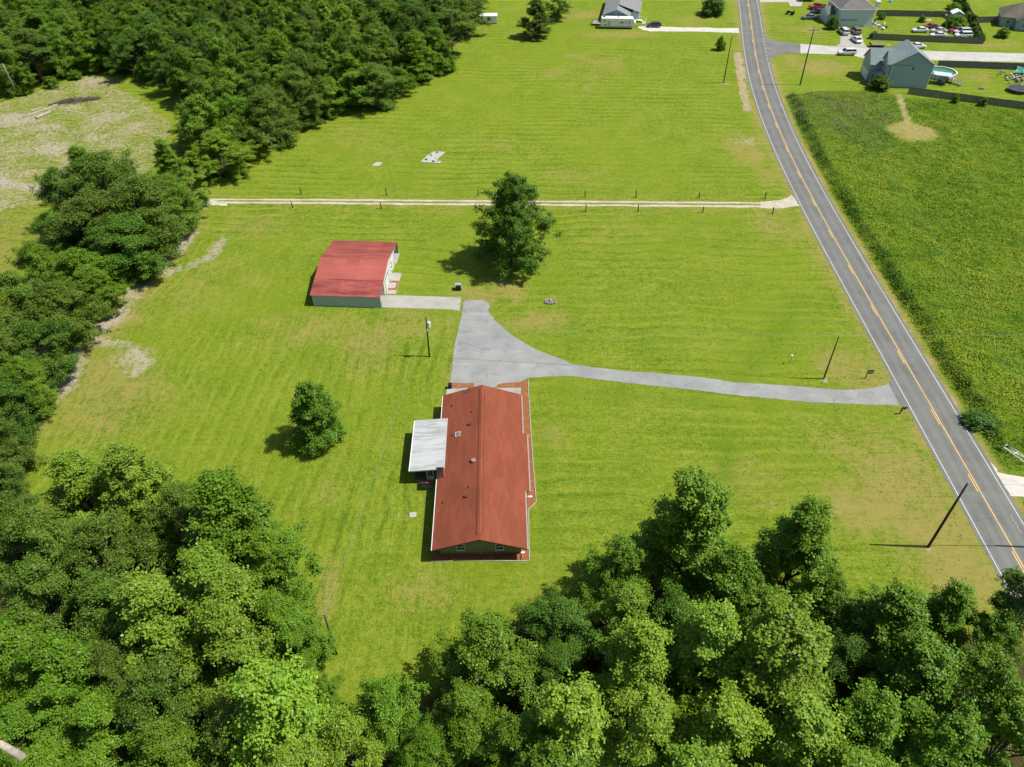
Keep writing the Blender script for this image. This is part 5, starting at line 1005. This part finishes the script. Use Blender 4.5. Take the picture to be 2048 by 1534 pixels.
make_car('sedan', 'dark grey sedan parked just below the red pickup', 1635, 27, PI+0.06, 'sedan', 'car_dark')
make_car('sedan', 'silver blue sedan, lowest of the three left of the hip roofed house', 1618, 38, PI+0.03, 'sedan', 'car_grey')
make_car('pickup', 'dark pickup cut by the top edge above the red pickup', 1612, 2, PI, 'pickup', 'car_dark', cat='truck')
make_car('suv', 'white sport utility car nosed up to the garage on the concrete drive', 1686, 67, PI/2+0.05, 'suv', 'car_white')
make_car('suv', 'tan brown sport utility car beside the white one at the garage', 1710, 66, PI/2+0.02, 'suv', 'car_tan')
make_car('sedan', 'white sedan parked behind the tan car at the end of the drive', 1711.5, 83, PI/2+0.08, 'sedan', 'car_white')
make_car('sedan', 'white sedan parked on the grass, leftmost in the fenced yard', 1839, 64, PI+0.03, 'sedan', 'car_white', 'cars on the grass')
make_car('sedan', 'dull red sedan, left of the two red cars in the fenced yard', 1861, 57, PI+0.05, 'sedan', 'car_maroon', 'cars on the grass')
make_car('sedan', 'white sedan in the middle of the fenced yard in front of the red one', 1876, 65, PI+0.0, 'sedan', 'car_silver', 'cars on the grass')
make_car('sedan', 'white sedan closest to the street fence in the fenced yard', 1875, 74, PI-0.03, 'sedan', 'car_white', 'cars on the grass')
make_car('sedan', 'faded red coupe, right of the two red cars in the fenced yard', 1911, 64, PI+0.25, 'sedan', 'car_maroon', 'cars on the grass')
make_car('suv', 'white wagon at the right of the yard, farther of the pair', 1923, 68, PI+0.1, 'suv', 'car_silver', 'cars on the grass')
make_car('suv', 'white van with side windows at the right of the yard, nearer of the pair', 1925, 75, PI+0.04, 'suv', 'car_white', 'cars on the grass', cat='van')
make_car('sedan', 'white car half hidden behind the ridge of the blue grey house', 1834, 96, 0.1, 'sedan', 'car_white')
make_car('suv', 'dark sport utility car under the left gable of the blue grey house', 1740, 121, PI/2-0.3, 'suv', 'car_dark')
# ------------------------------------------------------------------ travel trailer and white cabin
x, y = G(1237, 64); t = thing('travel_trailer', 'long white travel trailer parked in front of the grey roofed house', 'trailer', (32.0, 245.6, 0), -0.05)
side = [(-5.0, 0.55), (4.6, 0.55), (5.05, 1.0), (5.15, 1.6), (4.75, 2.6), (4.45, 3.02), (-4.9, 3.02), (-5.02, 2.9)]
MB().xz(side, -1.2, 1.2).build('body', M['trailer_white'], t, bevel=0.05)
MB().box(-4.9, 4.4, -1.15, 1.15, 3.022, 3.07).build('roof', M['trailer_roof'], t)
MB().box(-4.9, 4.5, -1.235, -1.203, 0.56, 1.05).build('skirt_stripe', M['trailer_grey'], t)
for i, (a, b, c, d) in enumerate(((-4.3, -3.85, 2.15, 2.5), (0.65, 1.75, 1.75, 2.05), (2.2, 2.5, 1.7, 2.2), (3.3, 3.55, 1.5, 2.3), (-4.1, -3.4, 1.1, 1.3))): MB().box(a, b, -1.225, -1.203, c, d).build('window', M['dark_glass'], t)
for a in (-3.05, 1.95): d = MB().box(a, a+0.72, -1.222, -1.203, 0.62, 2.35).build('door', M['trailer_grey'] if a < 0 else M['trailer_white'], t); MB().box(a+0.6, a+0.66, -1.25, -1.223, 1.4, 1.5).build('handle', M['steel'], d)
for a in (-0.5, 0.35): 
    for s in (-1, 1): MB().tube([(a, s*1.0, 0.36), (a, s*1.2, 0.36)], 0.36, 16).build('wheel', M['black_rubber'], t)
MB().box(-4.9, 4.6, -1.0, 1.0, 0.42, 0.545).build('chassis', M['black_metal'], t)
for a in (-4.2, 0.1): MB().box(a-0.35, a+0.35, -0.3, 0.3, 3.072, 3.28).build('roof_unit', M['black_metal'] if a < 0 else M['trailer_grey'], t)
tg = MB(); tg.tube([(5.0, -0.6, 0.5), (6.3, 0, 0.5)], 0.05, 6); tg.tube([(5.0, 0.6, 0.5), (6.3, 0, 0.5)], 0.05, 6); tg.tube([(6.2, 0, 0.0), (6.2, 0, 0.7)], 0.05, 6); tg.build('tongue', M['black_metal'], t)
t = thing('white_cabin', 'small white cabin beside the upper wood near the top edge', 'cabin', (-7.3, 249.6, 0), 0.0)
MB().box(-2.65, 2.65, 0, 2.8, 0.25, 2.15).build('wall', M['trailer_white'], t); MB().yz([(-0.12, 2.16), (2.95, 2.16), (2.95, 2.3), (1.4, 2.55), (-0.12, 2.3)], -2.8, 2.8).build('roof', M['trailer_roof'], t); window(t, 0.2, 0, 1.0, 0.95, 0.95, '-y', mat='black_metal'); window(t, -2.0, 0, 1.0, 0.8, 0.95, '-y', mat='black_metal'); MB().box(-2.6, 2.6, 0.03, 2.77, 0.0, 0.245).build('skirting', M['black_metal'], t)
MB().box(-0.9, 0.9, -0.9, -0.05, 0.0, 0.5).build('step', M['weathered_wood'], t)
# ------------------------------------------------------------------ houses at the top
def gable_roof(par, x0, x1, y0, y1, ze, zrdg, mat, axis='y', over=0.35, t=0.12, name='roof'):
    """two slopes over a rectangle; the ridge runs along the given axis"""
    if axis == 'y':
        xm = (x0+x1)/2; k = (zrdg-ze)/(xm-x0); f = lambda x, y: zrdg-k*abs(x-xm)
        MB().plan([(x0-over, y0-over), (xm, y0-over), (xm, y1+over), (x0-over, y1+over)], lambda x, y: f(x, y), lambda x, y: f(x, y)+t).build(name, M[mat], par); MB().plan([(xm+.002, y0-over), (x1+over, y0-over), (x1+over, y1+over), (xm+.002, y1+over)], lambda x, y: f(x, y), lambda x, y: f(x, y)+t).build(name, M[mat], par)
    else:
        ym = (y0+y1)/2; k = (zrdg-ze)/(ym-y0); f = lambda x, y: zrdg-k*abs(y-ym)
        MB().plan([(x0-over, y0-over), (x1+over, y0-over), (x1+over, ym), (x0-over, ym)], lambda x, y: f(x, y), lambda x, y: f(x, y)+t).build(name, M[mat], par); MB().plan([(x0-over, ym+.002), (x1+over, ym+.002), (x1+over, y1+over), (x0-over, y1+over)], lambda x, y: f(x, y), lambda x, y: f(x, y)+t).build(name, M[mat], par)
def gable_wall(par, x0, x1, y0, y1, ze, zrdg, mat, axis='y'):
    if axis == 'y': xm = (x0+x1)/2; return MB().xz([(x0, 0), (x1, 0), (x1, ze-.01), (xm, zrdg-.01), (x0, ze-.01)], y0, y1).build('wall', mat, par)
    ym = (y0+y1)/2; return MB().yz([(y0, 0), (y1, 0), (y1, ze-.01), (ym, zrdg-.01), (y0, ze-.01)], x0, x1).build('wall', mat, par)
M['siding_blue'] = mat_ribbed('siding_blue', (0.32, 0.435, 0.46), 2, 0.18, None, 0, 0.6, 0.03); M['siding_pale'] = mat_ribbed('siding_pale', (0.55, 0.62, 0.64), 2, 0.18, None, 0, 0.6, 0.03); M['siding_sky'] = mat_ribbed('siding_sky', (0.36, 0.46, 0.54), 2, 0.18, None, 0, 0.6, 0.03)
# blue grey two storey house
b = thing('blue_house', 'two storey blue grey house with front gables beside the weedy field', 'house', (101.4, 197.5, 0), math.radians(-5))
gable_wall(b, -5.0, 5.0, 0, 9.0, 5.9, 8.9, M['siding_blue']); gable_roof(b, -5.0, 5.0, 0, 9.0, 5.9, 8.9, 'shingle_bluegrey')
gable_wall(b, -6.2, -2.0, 0.25, 4.2, 5.9, 7.9, M['siding_blue'], 'x'); gable_roof(b, -6.2, 0.2, 0.25, 4.2, 5.9, 8.3, 'shingle_bluegrey', 'x', 0.3)
gable_wall(b, -9.0, -4.9, 3.9, 10.4, 4.4, 7.2, M['siding_blue'], 'x'); gable_roof(b, -9.0, -2.6, 3.9, 10.4, 4.4, 7.3, 'shingle_bluegrey', 'x', 0.3)
MB().plan([(-8.6, 0.3), (-6.25, 0.3), (-6.25, 3.55), (-8.6, 3.55)], lambda x, y: 2.6+0.28*(x+8.6), lambda x, y: 2.72+0.28*(x+8.6)).build('porch_roof', M['shingle_bluegrey'], b)
for y in (0.45, 3.4): MB().box(-8.5, -8.38, y-0.06, y+0.06, 0.3, 2.6).build('porch_post', M['white_trim'], b)
MB().box(-8.7, -6.25, 0.2, 3.6, 0, 0.3).build('porch_floor', M['concrete'], b)
for s in (-5.0, 5.0): MB().box(s-0.08, s+0.08, -0.05, 0.04, 0, 5.85).build('corner_board', M['white_trim'], b)
window(b, 0.15, 0, 4.4, 0.7, 0.9, '-y'); window(b, -6.2, 1.5, 3.6, 0.8, 1.3, '-x'); window(b, -6.2, 3.0, 3.6, 0.8, 1.3, '-x'); window(b, -9.0, 5.6, 4.2, 0.8, 1.0, '-x'); window(b, -9.0, 8.6, 4.2, 0.8, 1.0, '-x'); window(b, -7.2, 3.9, 1.2, 0.8, 1.2, '-y')
g = MB().box(-9.06, -9.003, 4.7, 9.6, 0.05, 2.2).build('garage_door', M['white_trim'], b)
for k in range(4): MB().box(-9.075, -9.061, 4.75, 9.55, 0.08+k*0.53, 0.57+k*0.53).build('door_panel', M['white_trim'], g)
MB().plan([(5.05, 5.2), (6.9, 5.2), (6.9, 8.6), (5.05, 8.6)], lambda x, y: 5.15-0.35*(x-5.05), lambda x, y: 5.27-0.35*(x-5.05)).build('rear_roof', M['shingle_bluegrey'], b)
MB().box(5.02, 6.6, 5.5, 8.4, 0, 4.55).build('rear_wall', M['siding_blue'], b)
# hip roofed house
h = thing('hip_house', 'pale sided house with a brown hip roof and a wide garage door', 'house', (104.4, 246.9, 0), math.radians(1))
MB().box(-5.25, 5.25, 0, 11, 0, 5.0).build('wall', M['siding_pale'], h)
E0, zr0, zr1 = 0.45, 5.0, 8.2
A = [(-5.25-E0, -E0), (5.25+E0, -E0), (5.25+E0, 11+E0), (-5.25-E0, 11+E0)]; Rr = [(0, 5.2), (0, 6.2)]
rb_ = MB(); rv = [(*p, zr0) for p in A]+[(*p, zr1) for p in Rr]; rb_.add(rv, [(0, 1, 4), (1, 2, 5, 4), (2, 3, 5), (3, 0, 4, 5), (0, 3, 2, 1)]); rb_.build('roof', M['shingle_dark'], h)
e = MB(); e.box(-5.75, 5.75, -0.52, -0.455, 4.86, 5.02); e.box(-5.77, -5.70, -0.45, 11.4, 4.86, 5.02); e.box(5.70, 5.77, -0.45, 11.4, 4.86, 5.02); e.build('fascia', M['white_trim'], h)
g = MB().box(-4.6, 0.6, -0.05, -0.003, 0.05, 2.3).build('garage_door', P('door_blue', (0.46, 0.55, 0.62), 0.5), h)
for k in range(10): MB().box(-4.45+k*0.5, -4.12+k*0.5, -0.07, -0.051, 1.75, 2.05).build('pane', M['dark_glass'], g)
for k in range(3): MB().box(-4.55, 0.55, -0.065, -0.051, 0.1+k*0.54, 0.6+k*0.54).build('door_panel', M['door_blue'], g)
window(h, -5.25, 3.0, 3.2, 0.9, 1.3, '-x'); window(h, -5.25, 6.5, 3.2, 0.9, 1.3, '-x'); MB().cyl(1.2, 2.0, 5.9, 6.6, 0.06, n=8).build('vent_pipe', M['white_trim'], h)
gable_wall(h, -7.8, -5.27, 3.0, 9.0, 2.7, 4.2, M['siding_pale'], 'x'); gable_roof(h, -7.8, -5.3, 3.0, 9.0, 2.7, 4.2, 'shingle_dark', 'x', 0.25, name='porch_roof')
# grey roofed house behind the trailer
q = thing('grey_house', 'pale blue house with a light grey gable roof behind the travel trailer', 'house', (31.8, 248.4, 0), math.radians(-10))
gable_wall(q, -3.9, 3.9, 0, 22, 2.7, 4.4, M['siding_sky']); gable_roof(q, -3.9, 3.9, 0, 22, 2.7, 4.4, 'shingle_grey')
gable_wall(q, 3.92, 6.6, 4.6, 16, 2.2, 3.1, M['siding_sky']); MB().plan([(0.3, 4.3), (7.1, 4.3), (7.1, 16.3), (0.3, 16.3)], lambda x, y: 4.72-0.30*x, lambda x, y: 4.84-0.30*x).build('wing_roof', M['shingle_grey'], q)
window(q, -0.5, 0, 1.2, 0.8, 1.2, '-y', mat='black_metal'); window(q, 0.5, 0, 1.2, 0.8, 1.2, '-y', mat='black_metal'); MB().box(-0.35, 0.35, -0.04, -0.003, 3.5, 3.85).build('gable_vent', M['galv'], q)
MB().box(4.4, 6.0, 1.0, 4.5, 0.5, 0.62).build('porch_floor', M['white_trim'], q); pr = MB()
for k in range(5): pr.box(4.4+k*0.4, 4.46+k*0.4, 0.98, 1.04, 0.63, 1.6)
pr.box(4.4, 6.06, 0.97, 1.05, 1.601, 1.68); pr.build('porch_rail', M['white_trim'], q)
d = thing('back_deck', 'small weathered deck with rails left of the grey roofed house', 'deck', (26.2, 249.0, 0), math.radians(-10))
for k in range(8): MB().box(-1.5, 1.2, -1.6+k*0.4, -1.22+k*0.4, 0.6, 0.65).build('board', M['grey_deck'], d)
for a, c in ((-1.45, -1.55), (-1.45, 0.0), (-1.45, 1.5), (1.15, -1.55)): MB().box(a-0.05, a+0.05, c-0.05, c+0.05, 0, 1.55).build('post', M['weathered_wood'], d)
MB().box(-1.49, -1.41, -1.55, 1.5, 1.551, 1.62).build('rail', M['weathered_wood'], d)
d = thing('ramp_stairs', 'white railed ramp and stairs right of the grey roofed house', 'stairs', (40.0, 250.6, 0), math.radians(-12))
MB().box(-2.2, 0.2, 0.2, 1.3, 0.5, 0.58).build('landing', M['white_trim'], d)
for k in range(4): MB().box(0.3, 1.3, -0.2-0.45*k, 0.2-0.45*k, 0.46-0.11*k, 0.5-0.11*k).build('tread', M['white_trim'], d)
rl = MB(); rl.box(-2.2, 1.35, 1.31, 1.37, 1.35, 1.42); rl.box(1.31, 1.37, -1.8, 1.3, 1.1, 1.17)
for k in range(6): rl.box(-2.2+k*0.7, -2.14+k*0.7, 1.31, 1.37, 0, 1.349)
for k in range(4): rl.box(1.31, 1.37, -1.75+k*0.9, -1.69+k*0.9, 0, 1.099)
rl.build('railing', M['white_trim'], d)
# brown roofed house at the upper right corner
r = thing('brown_house', 'blue grey house with a big brown roof cut by the upper right corner', 'house', (148.9, 247.4, 0), math.radians(-22))
MB().box(0, 16, 0, 9, 0, 2.8).build('wall', M['siding_blue'], r); mb = MB(); mb.add([(-.5, -.5, 2.8), (16.5, -.5, 2.8), (16.5, 9.5, 2.8), (-.5, 9.5, 2.8), (4.5, 4.5, 6.0), (11.5, 4.5, 6.0)], [(0, 1, 5, 4), (1, 2, 5), (2, 3, 4, 5), (3, 0, 4), (0, 3, 2, 1)]); mb.build('roof', M['shingle_brown'], r)
MB().xz([(4.0, 0), (9, 0), (9, 2.75), (6.5, 3.9), (4.0, 2.75)], -2.5, -0.02).build('front_wing', M['siding_blue'], r); gable_roof(r, 4.0, 9.0, -2.5, 2.5, 2.75, 4.3, 'shingle_brown'); window(r, 2.0, 0, 0.9, 1.0, 1.2, '-y'); window(r, 6.5, -2.5, 0.9, 1.2, 1.2, '-y')
# ------------------------------------------------------------------ board fences
bpanel = MB()
for k in range(16): bpanel.box(-1.2+k*0.15, -1.2+k*0.15+0.138, -0.012, 0.012, 0.03, 1.78+0.02*((k*7) % 3))
for z in (0.35, 1.0, 1.6): bpanel.box(-1.2, 1.2, 0.013, 0.06, z, z+0.08)
pan_me = bpanel.mesh('fence_panel', M['fence_wood']); pst_me = MB().box(-0.05, 0.05, 0.0625, 0.16, 0, 1.85).mesh('fence_post', M['fence_wood'])
def fence(pts, label):
    w = [Vector((*p, 0)) for p in gp(*pts)]; t = thing('board_fence', label, 'fence', w[0])
    for a, b in zip(w[:-1], w[1:]):
        d = b-a; n = max(1, round(d.length/2.4)); s = d.length/n/2.4; ang = math.atan2(d.y, d.x)
        for k in range(n):
            c = a.lerp(b, (k+0.5)/n)-w[0]; inst(pan_me, 'panel', t, c, (trng.uniform(-.02, .02), 0, ang), (s, 1, trng.uniform(0.97, 1.03))); inst(pst_me, 'post', t, a.lerp(b, k/n)-w[0], (0, 0, ang))
fence([(1815, 188), (1880, 197), (1950, 206), (2048, 219), (2110, 227)], 'grey board fence between the blue grey house yard and the weedy field'); fence([(1874, 134), (1940, 136.5), (2007, 139), (2100, 142)], 'grey board fence behind the pool along the side street')
fence([(1743, 79.7), (1850, 84), (1965, 88.5)], 'dark board fence in front of the parked white cars facing the street'); fence([(1966, 88), (1947, 47), (1925, 9), (1915, -8)], 'overgrown board fence slanting up the right side of the car yard'); fence([(1752, 32), (1830, 33.5), (1899, 35)], 'dark board fence behind the car yard'); fence([(1950, 46), (1994, 45)], 'short board fence joining the brown roofed house')
# ------------------------------------------------------------------ yard things
x, y = G(1881, 152); t = thing('round_pool', 'round above ground pool with green water behind the blue grey house', 'pool', (x, y, 0))
ring = lambda r, z: [(r*math.cos(a*PI/18), r*math.sin(a*PI/18), z) for a in range(36)]
MB().loft([ring(3.6, 0), ring(3.6, 1.25), ring(3.5, 1.25), ring(3.5, 0)], cap=False).build('wall', M['vinyl_pale'], t); MB().loft([ring(3.72, 1.252), ring(3.72, 1.31), ring(3.42, 1.31), ring(3.42, 1.252), ring(3.72, 1.252)], cap=False).build('rim', M['white_trim'], t); MB().add(ring(3.49, 1.05), [tuple(range(36))]).build('water', M['water'], t)
x, y = G(1913, 168); t = thing('pool_stairs', 'wooden pool deck with stairs and rails right of the pool', 'deck', (x, y, 0), 0.6)
for k in range(5): MB().box(-1.1+k*0.36, -0.76+k*0.36, 0.4, 2.4, 1.15, 1.19).build('board', M['grey_deck'], t)
for k in range(6): MB().box(-0.9, 0.5, 0.35-0.33*(k+1), 0.35-0.33*k-0.02, 1.0-0.17*k, 1.04-0.17*k).build('tread', M['weathered_wood'], t)
rl = MB()
for s in (-1.0, 0.6): rl.tube([(s, 2.3, 2.05), (s, 0.4, 2.05), (s, -1.7, 0.95)], 0.05, 5); [rl.tube([(s, yy, 0), (s, yy, zz)], 0.045, 5) for yy, zz in ((2.3, 2.05), (1.3, 2.05), (0.4, 2.05), (-0.7, 1.45), (-1.7, 0.95))]
rl.build('railing', P('pale_rail', (0.48, 0.42, 0.34), 0.8), t)
x, y = G(1879, 166); t = thing('patio_cover', 'pale flat patio cover on posts between house and pool', 'patio cover', (x, y, 0), -0.2)
MB().plan([(-2.2, -1.5), (2.4, -1.5), (2.4, 1.5), (-2.2, 1.5)], lambda x, y: 2.3-0.06*x, lambda x, y: 2.36-0.06*x).build('roof', P('cover_pale', (0.50, 0.53, 0.55), 0.5), t)
for a, c in ((-2.0, -1.35), (2.2, -1.35), (2.2, 1.35), (-2.0, 1.35)): MB().box(a-.06, a+.06, c-.06, c+.06, 0, 2.28-0.06*a).build('post', M['pole_wood'], t)
t = thing('patio_table', 'dark patio table under the pale cover', 'table', (x-0.3, y-1.2, 0)); MB().cyl(0, 0, 0.70, 0.75, 0.75, n=18).build('top', M['black_metal'], t); MB().cyl(0, 0, 0.03, 0.699, 0.06, n=8).build('stem', M['black_metal'], t); MB().cyl(0, 0, 0, 0.03, 0.4, n=12).build('base', M['black_metal'], t)
for k in range(4):
    c = thing('patio_chair', f'dark patio chair around the table under the pale cover, {ORD[k]} clockwise from the right', 'chair', (x-0.3+1.05*math.cos(-k*PI/2), y-1.2+1.05*math.sin(-k*PI/2), 0), -k*PI/2, 'patio chairs'); MB().box(-.25, .25, -.25, .25, 0.40, 0.45).build('seat', M['black_metal'], c); MB().box(.22, .26, -.25, .25, 0.46, 0.95).build('backrest', M['black_metal'], c); [MB().box(a-.02, a+.02, d-.02, d+.02, 0, 0.395).build('leg', M['black_metal'], c) for a in (-.22, .22) for d in (-.22, .22)]
x, y = G(2034, 183); t = thing('trampoline', 'large dark round trampoline near the right edge', 'trampoline', (x, y, 0)); MB().loft([ring(2.2/3.6*3.6, 0.84), ring(2.2, 0.86)]).build('mat', M['trampoline'], t); MB().loft([ring(2.45, 0.82), ring(2.45, 0.90), ring(2.21, 0.90), ring(2.21, 0.82), ring(2.45, 0.82)], cap=False).build('pad', P('pad_grey', (0.11, 0.12, 0.12), 0.6), t)
for k in range(6): MB().tube([(2.4*math.cos(k*PI/3), 2.4*math.sin(k*PI/3), 0), (2.4*math.cos(k*PI/3), 2.4*math.sin(k*PI/3), 0.82)], 0.03, 6).build('leg', M['steel'], t)
x, y = G(1963, 178); t = thing('fire_pit', 'small stone fire pit ring on the lawn behind the blue grey house', 'fire pit', (x, y, 0)); MB().cyl(0, 0, 0.005, 0.06, 0.52, n=16).build('ash_bed', M['soot'], t)
for k in range(14): inst(rms[k % 4], 'stone', t, (0.68*math.cos(k*PI/7), 0.68*math.sin(k*PI/7), 0.08), (k, k, k), (0.16, 0.14, 0.14)).data = rms[k % 4]
def heap(px, py, n, sx, sy, label, mats, seed, name='scrap_heap', z=0.5):
    x, y = G(px, py); t = thing(name, label, 'scrap heap', (x, y, 0)); r = random.Random(seed)
    for k in range(n):
        h = r.uniform(0.1, 0.35); MB().obox((r.gauss(0, sx), r.gauss(0, sy), r.uniform(0.1, z)), (r.uniform(0.15, 0.5), r.uniform(0.1, 0.35), h*0.6), rz=r.uniform(0, 3), rx=r.uniform(-.4, .4), ry=r.uniform(-.3, .3)).build('junk', M[r.choice(mats)], t)
    return t
heap(1756, 52, 30, 1.2, 2.2, 'heap of white and grey household junk right of the hip roofed house', ['plastic_white', 'scrap', 'plastic_white', 'black_metal', 'rock'], 2); heap(2030, 158, 40, 1.4, 2.6, 'heap of scrap and boards near the right edge by the trampoline', ['scrap', 'weathered_wood', 'galv', 'black_metal', 'rock'], 3)
heap(965, 46, 8, 1.2, 0.8, 'few white odds and ends left of the white cabin', ['plastic_white', 'scrap'], 4); heap(1890, 62, 8, 2.0, 1.5, 'scattered scrap among the cars on the grass', ['scrap', 'plastic_white', 'car_maroon'], 6)
x, y = G(2040, 148); t = thing('teal_tarp', 'teal tarp draped over the scrap near the right edge', 'tarp', (x, y, 0), 0.4); gx = np.linspace(-1.6, 1.6, 9); gy = np.linspace(-0.9, 0.9, 6); vv = [(a, c, 0.95+0.25*math.sin(a*2)*math.cos(c*2.5)-0.2*a*a*0.5) for c in gy for a in gx]; MB().add(vv, [(j*9+i, j*9+i+1, j*9+i+10, j*9+i+9) for j in range(5) for i in range(8)]).build('sheet', M['teal_tarp'], t, smooth=True)
x, y = G(2040, 138); t = thing('hoop_tunnel', 'small pale plastic covered frame at the fence near the right edge', 'greenhouse', (x, y, 0)); MB().loft([[(a, 1.0*math.cos(k*PI/8), 1.5*math.sin(k*PI/8)) for k in range(9)] for a in (-1.5, 1.8)], cap=False).build('cover', P('film', (0.35, 0.38, 0.38), 0.4), t); MB().tube([(-1.5, 0, 1.5), (1.8, 0, 1.5)], 0.03, 5).build('ridge_pole', M['steel'], t)
x, y = G(1910, 39); t = thing('garden_shed', 'garden shed with a white gable roof in the fenced car yard', 'shed', (x, y, 0), -0.15); gable_wall(t, -1.6, 1.6, -1.3, 1.5, 2.0, 2.8, M['siding_blue']); gable_roof(t, -1.6, 1.6, -1.3, 1.5, 2.0, 2.8, 'trailer_roof', 'y', 0.2, 0.06); MB().box(-0.5, 0.5, -1.34, -1.303, 0.05, 1.8).build('door', M['vinyl_pale'], t)
x, y = G(1893, 36); t = thing('pallet_box', 'pale wooden box left of the garden shed', 'box', (x, y, 0)); MB().box(-0.6, 0.6, -0.4, 0.4, 0, 0.9).build('side', M['pale_rail'], t); MB().box(-0.65, 0.65, -0.45, 0.45, 0.905, 0.96).build('lid', M['pale_rail'], t)
x, y = G(1853, 40); t = thing('plywood_sheet', 'tan plywood sheet lying in the fenced car yard', 'board', (x, y, 0.02), 0.1); MB().box(-1.6, 1.6, -0.7, 0.7, 0, 0.03).build('ply', M['cut_wood'], t); MB().box(-1.6, 1.6, -0.05, 0.05, 0.031, 0.07).build('batten', M['cut_wood'], t)
x, y = G(1757, 93); t = thing('flat_trailer', 'low flatbed trailer on the verge of the side street', 'trailer', (x, y, 0), -0.04)
for k in range(6): MB().box(-2.6, 1.8, -0.9+k*0.3, -0.62+k*0.3, 0.62, 0.67).build('deck_board', M['weathered_wood'], t)
MB().box(-2.6, 1.8, -0.92, 0.92, 0.5, 0.615).build('frame', M['black_metal'], t); MB().box(-2.62, -2.5, -0.9, 0.9, 0.68, 1.0).build('headboard', M['black_metal'], t); tg = MB(); tg.tube([(1.8, -0.6, 0.55), (3.3, 0, 0.5)], 0.05, 5); tg.tube([(1.8, 0.6, 0.55), (3.3, 0, 0.5)], 0.05, 5); tg.build('tongue', M['plastic_white'], t)
for s in (-1, 1): MB().tube([(0.3, s*0.95, 0.33), (0.3, s*1.13, 0.33)], 0.33, 14).build('wheel', M['black_rubber'], t)
x, y = G(1580, 29); t = thing('garden_tractor', 'dark garden tractor with a raised hood on the verge left of the parked cars', 'tractor', (x, y, 0), 2.6)
MB().box(-0.2, 1.2, -0.32, 0.32, 0.5, 1.0).build('hood', M['black_metal'], t, bevel=0.05); MB().box(-1.0, -0.25, -0.4, 0.4, 0.45, 0.7).build('platform', M['black_metal'], t); MB().box(-0.9, -0.45, -0.25, 0.25, 0.71, 0.85).build('seat', M['black_rubber'], t); MB().box(-0.95, -0.9, -0.25, 0.25, 0.86, 1.25).build('backrest', M['black_rubber'], t); MB().tube([(-1.0, -0.5, 0.7), (-1.0, -0.5, 1.9), (-1.0, 0.5, 1.9), (-1.0, 0.5, 0.7)], 0.04, 6).build('roll_bar', M['weathered_wood'], t)
for a, rr in ((-0.75, 0.5), (0.95, 0.3)):
    for s in (-1, 1): MB().tube([(a, s*0.45, rr), (a, s*0.68, rr)], rr, 16).build('wheel', M['black_rubber'], t)
x, y = G(1783, 4); t = thing('swing_set', 'blue play slide on the grass at the top edge', 'slide', (x, y, 0), 1.2); MB().add([(-1.2, -.3, 0.1), (1.0, -.3, 1.6), (1.0, .3, 1.6), (-1.2, .3, 0.1), (-1.2, -.3, 0.16), (1.0, -.3, 1.66), (1.0, .3, 1.66), (-1.2, .3, 0.16)], [(0, 3, 2, 1), (4, 5, 6, 7), (0, 1, 5, 4), (1, 2, 6, 5), (2, 3, 7, 6), (3, 0, 4, 7)]).build('slide', P('blue_plastic', (0.05, 0.35, 0.55), 0.4), t); [MB().tube([(1.0, s, 0), (1.0, s, 1.6)], 0.05, 6).build('leg', M['blue_plastic'], t) for s in (-.3, .3)]
x, y = G(1754, 14); t = thing('utility_box', 'small white box standing behind the right side of the hip roofed house', 'box', (x, y, 0)); MB().box(-0.6, 0.6, -0.6, 0.6, 0, 1.7).build('cabinet', M['plastic_white'], t); MB().box(-0.7, 0.7, -0.7, 0.7, 1.705, 1.8).build('roof', M['plastic_white'], t)
x, y = G(1908, 20); t = place_tree('shrub', x, y, 2.2, 2.0, 'mid', 'red flowering bush behind the garden shed'); t.children[1].color = (0.30, 0.07, 0.04, 1)
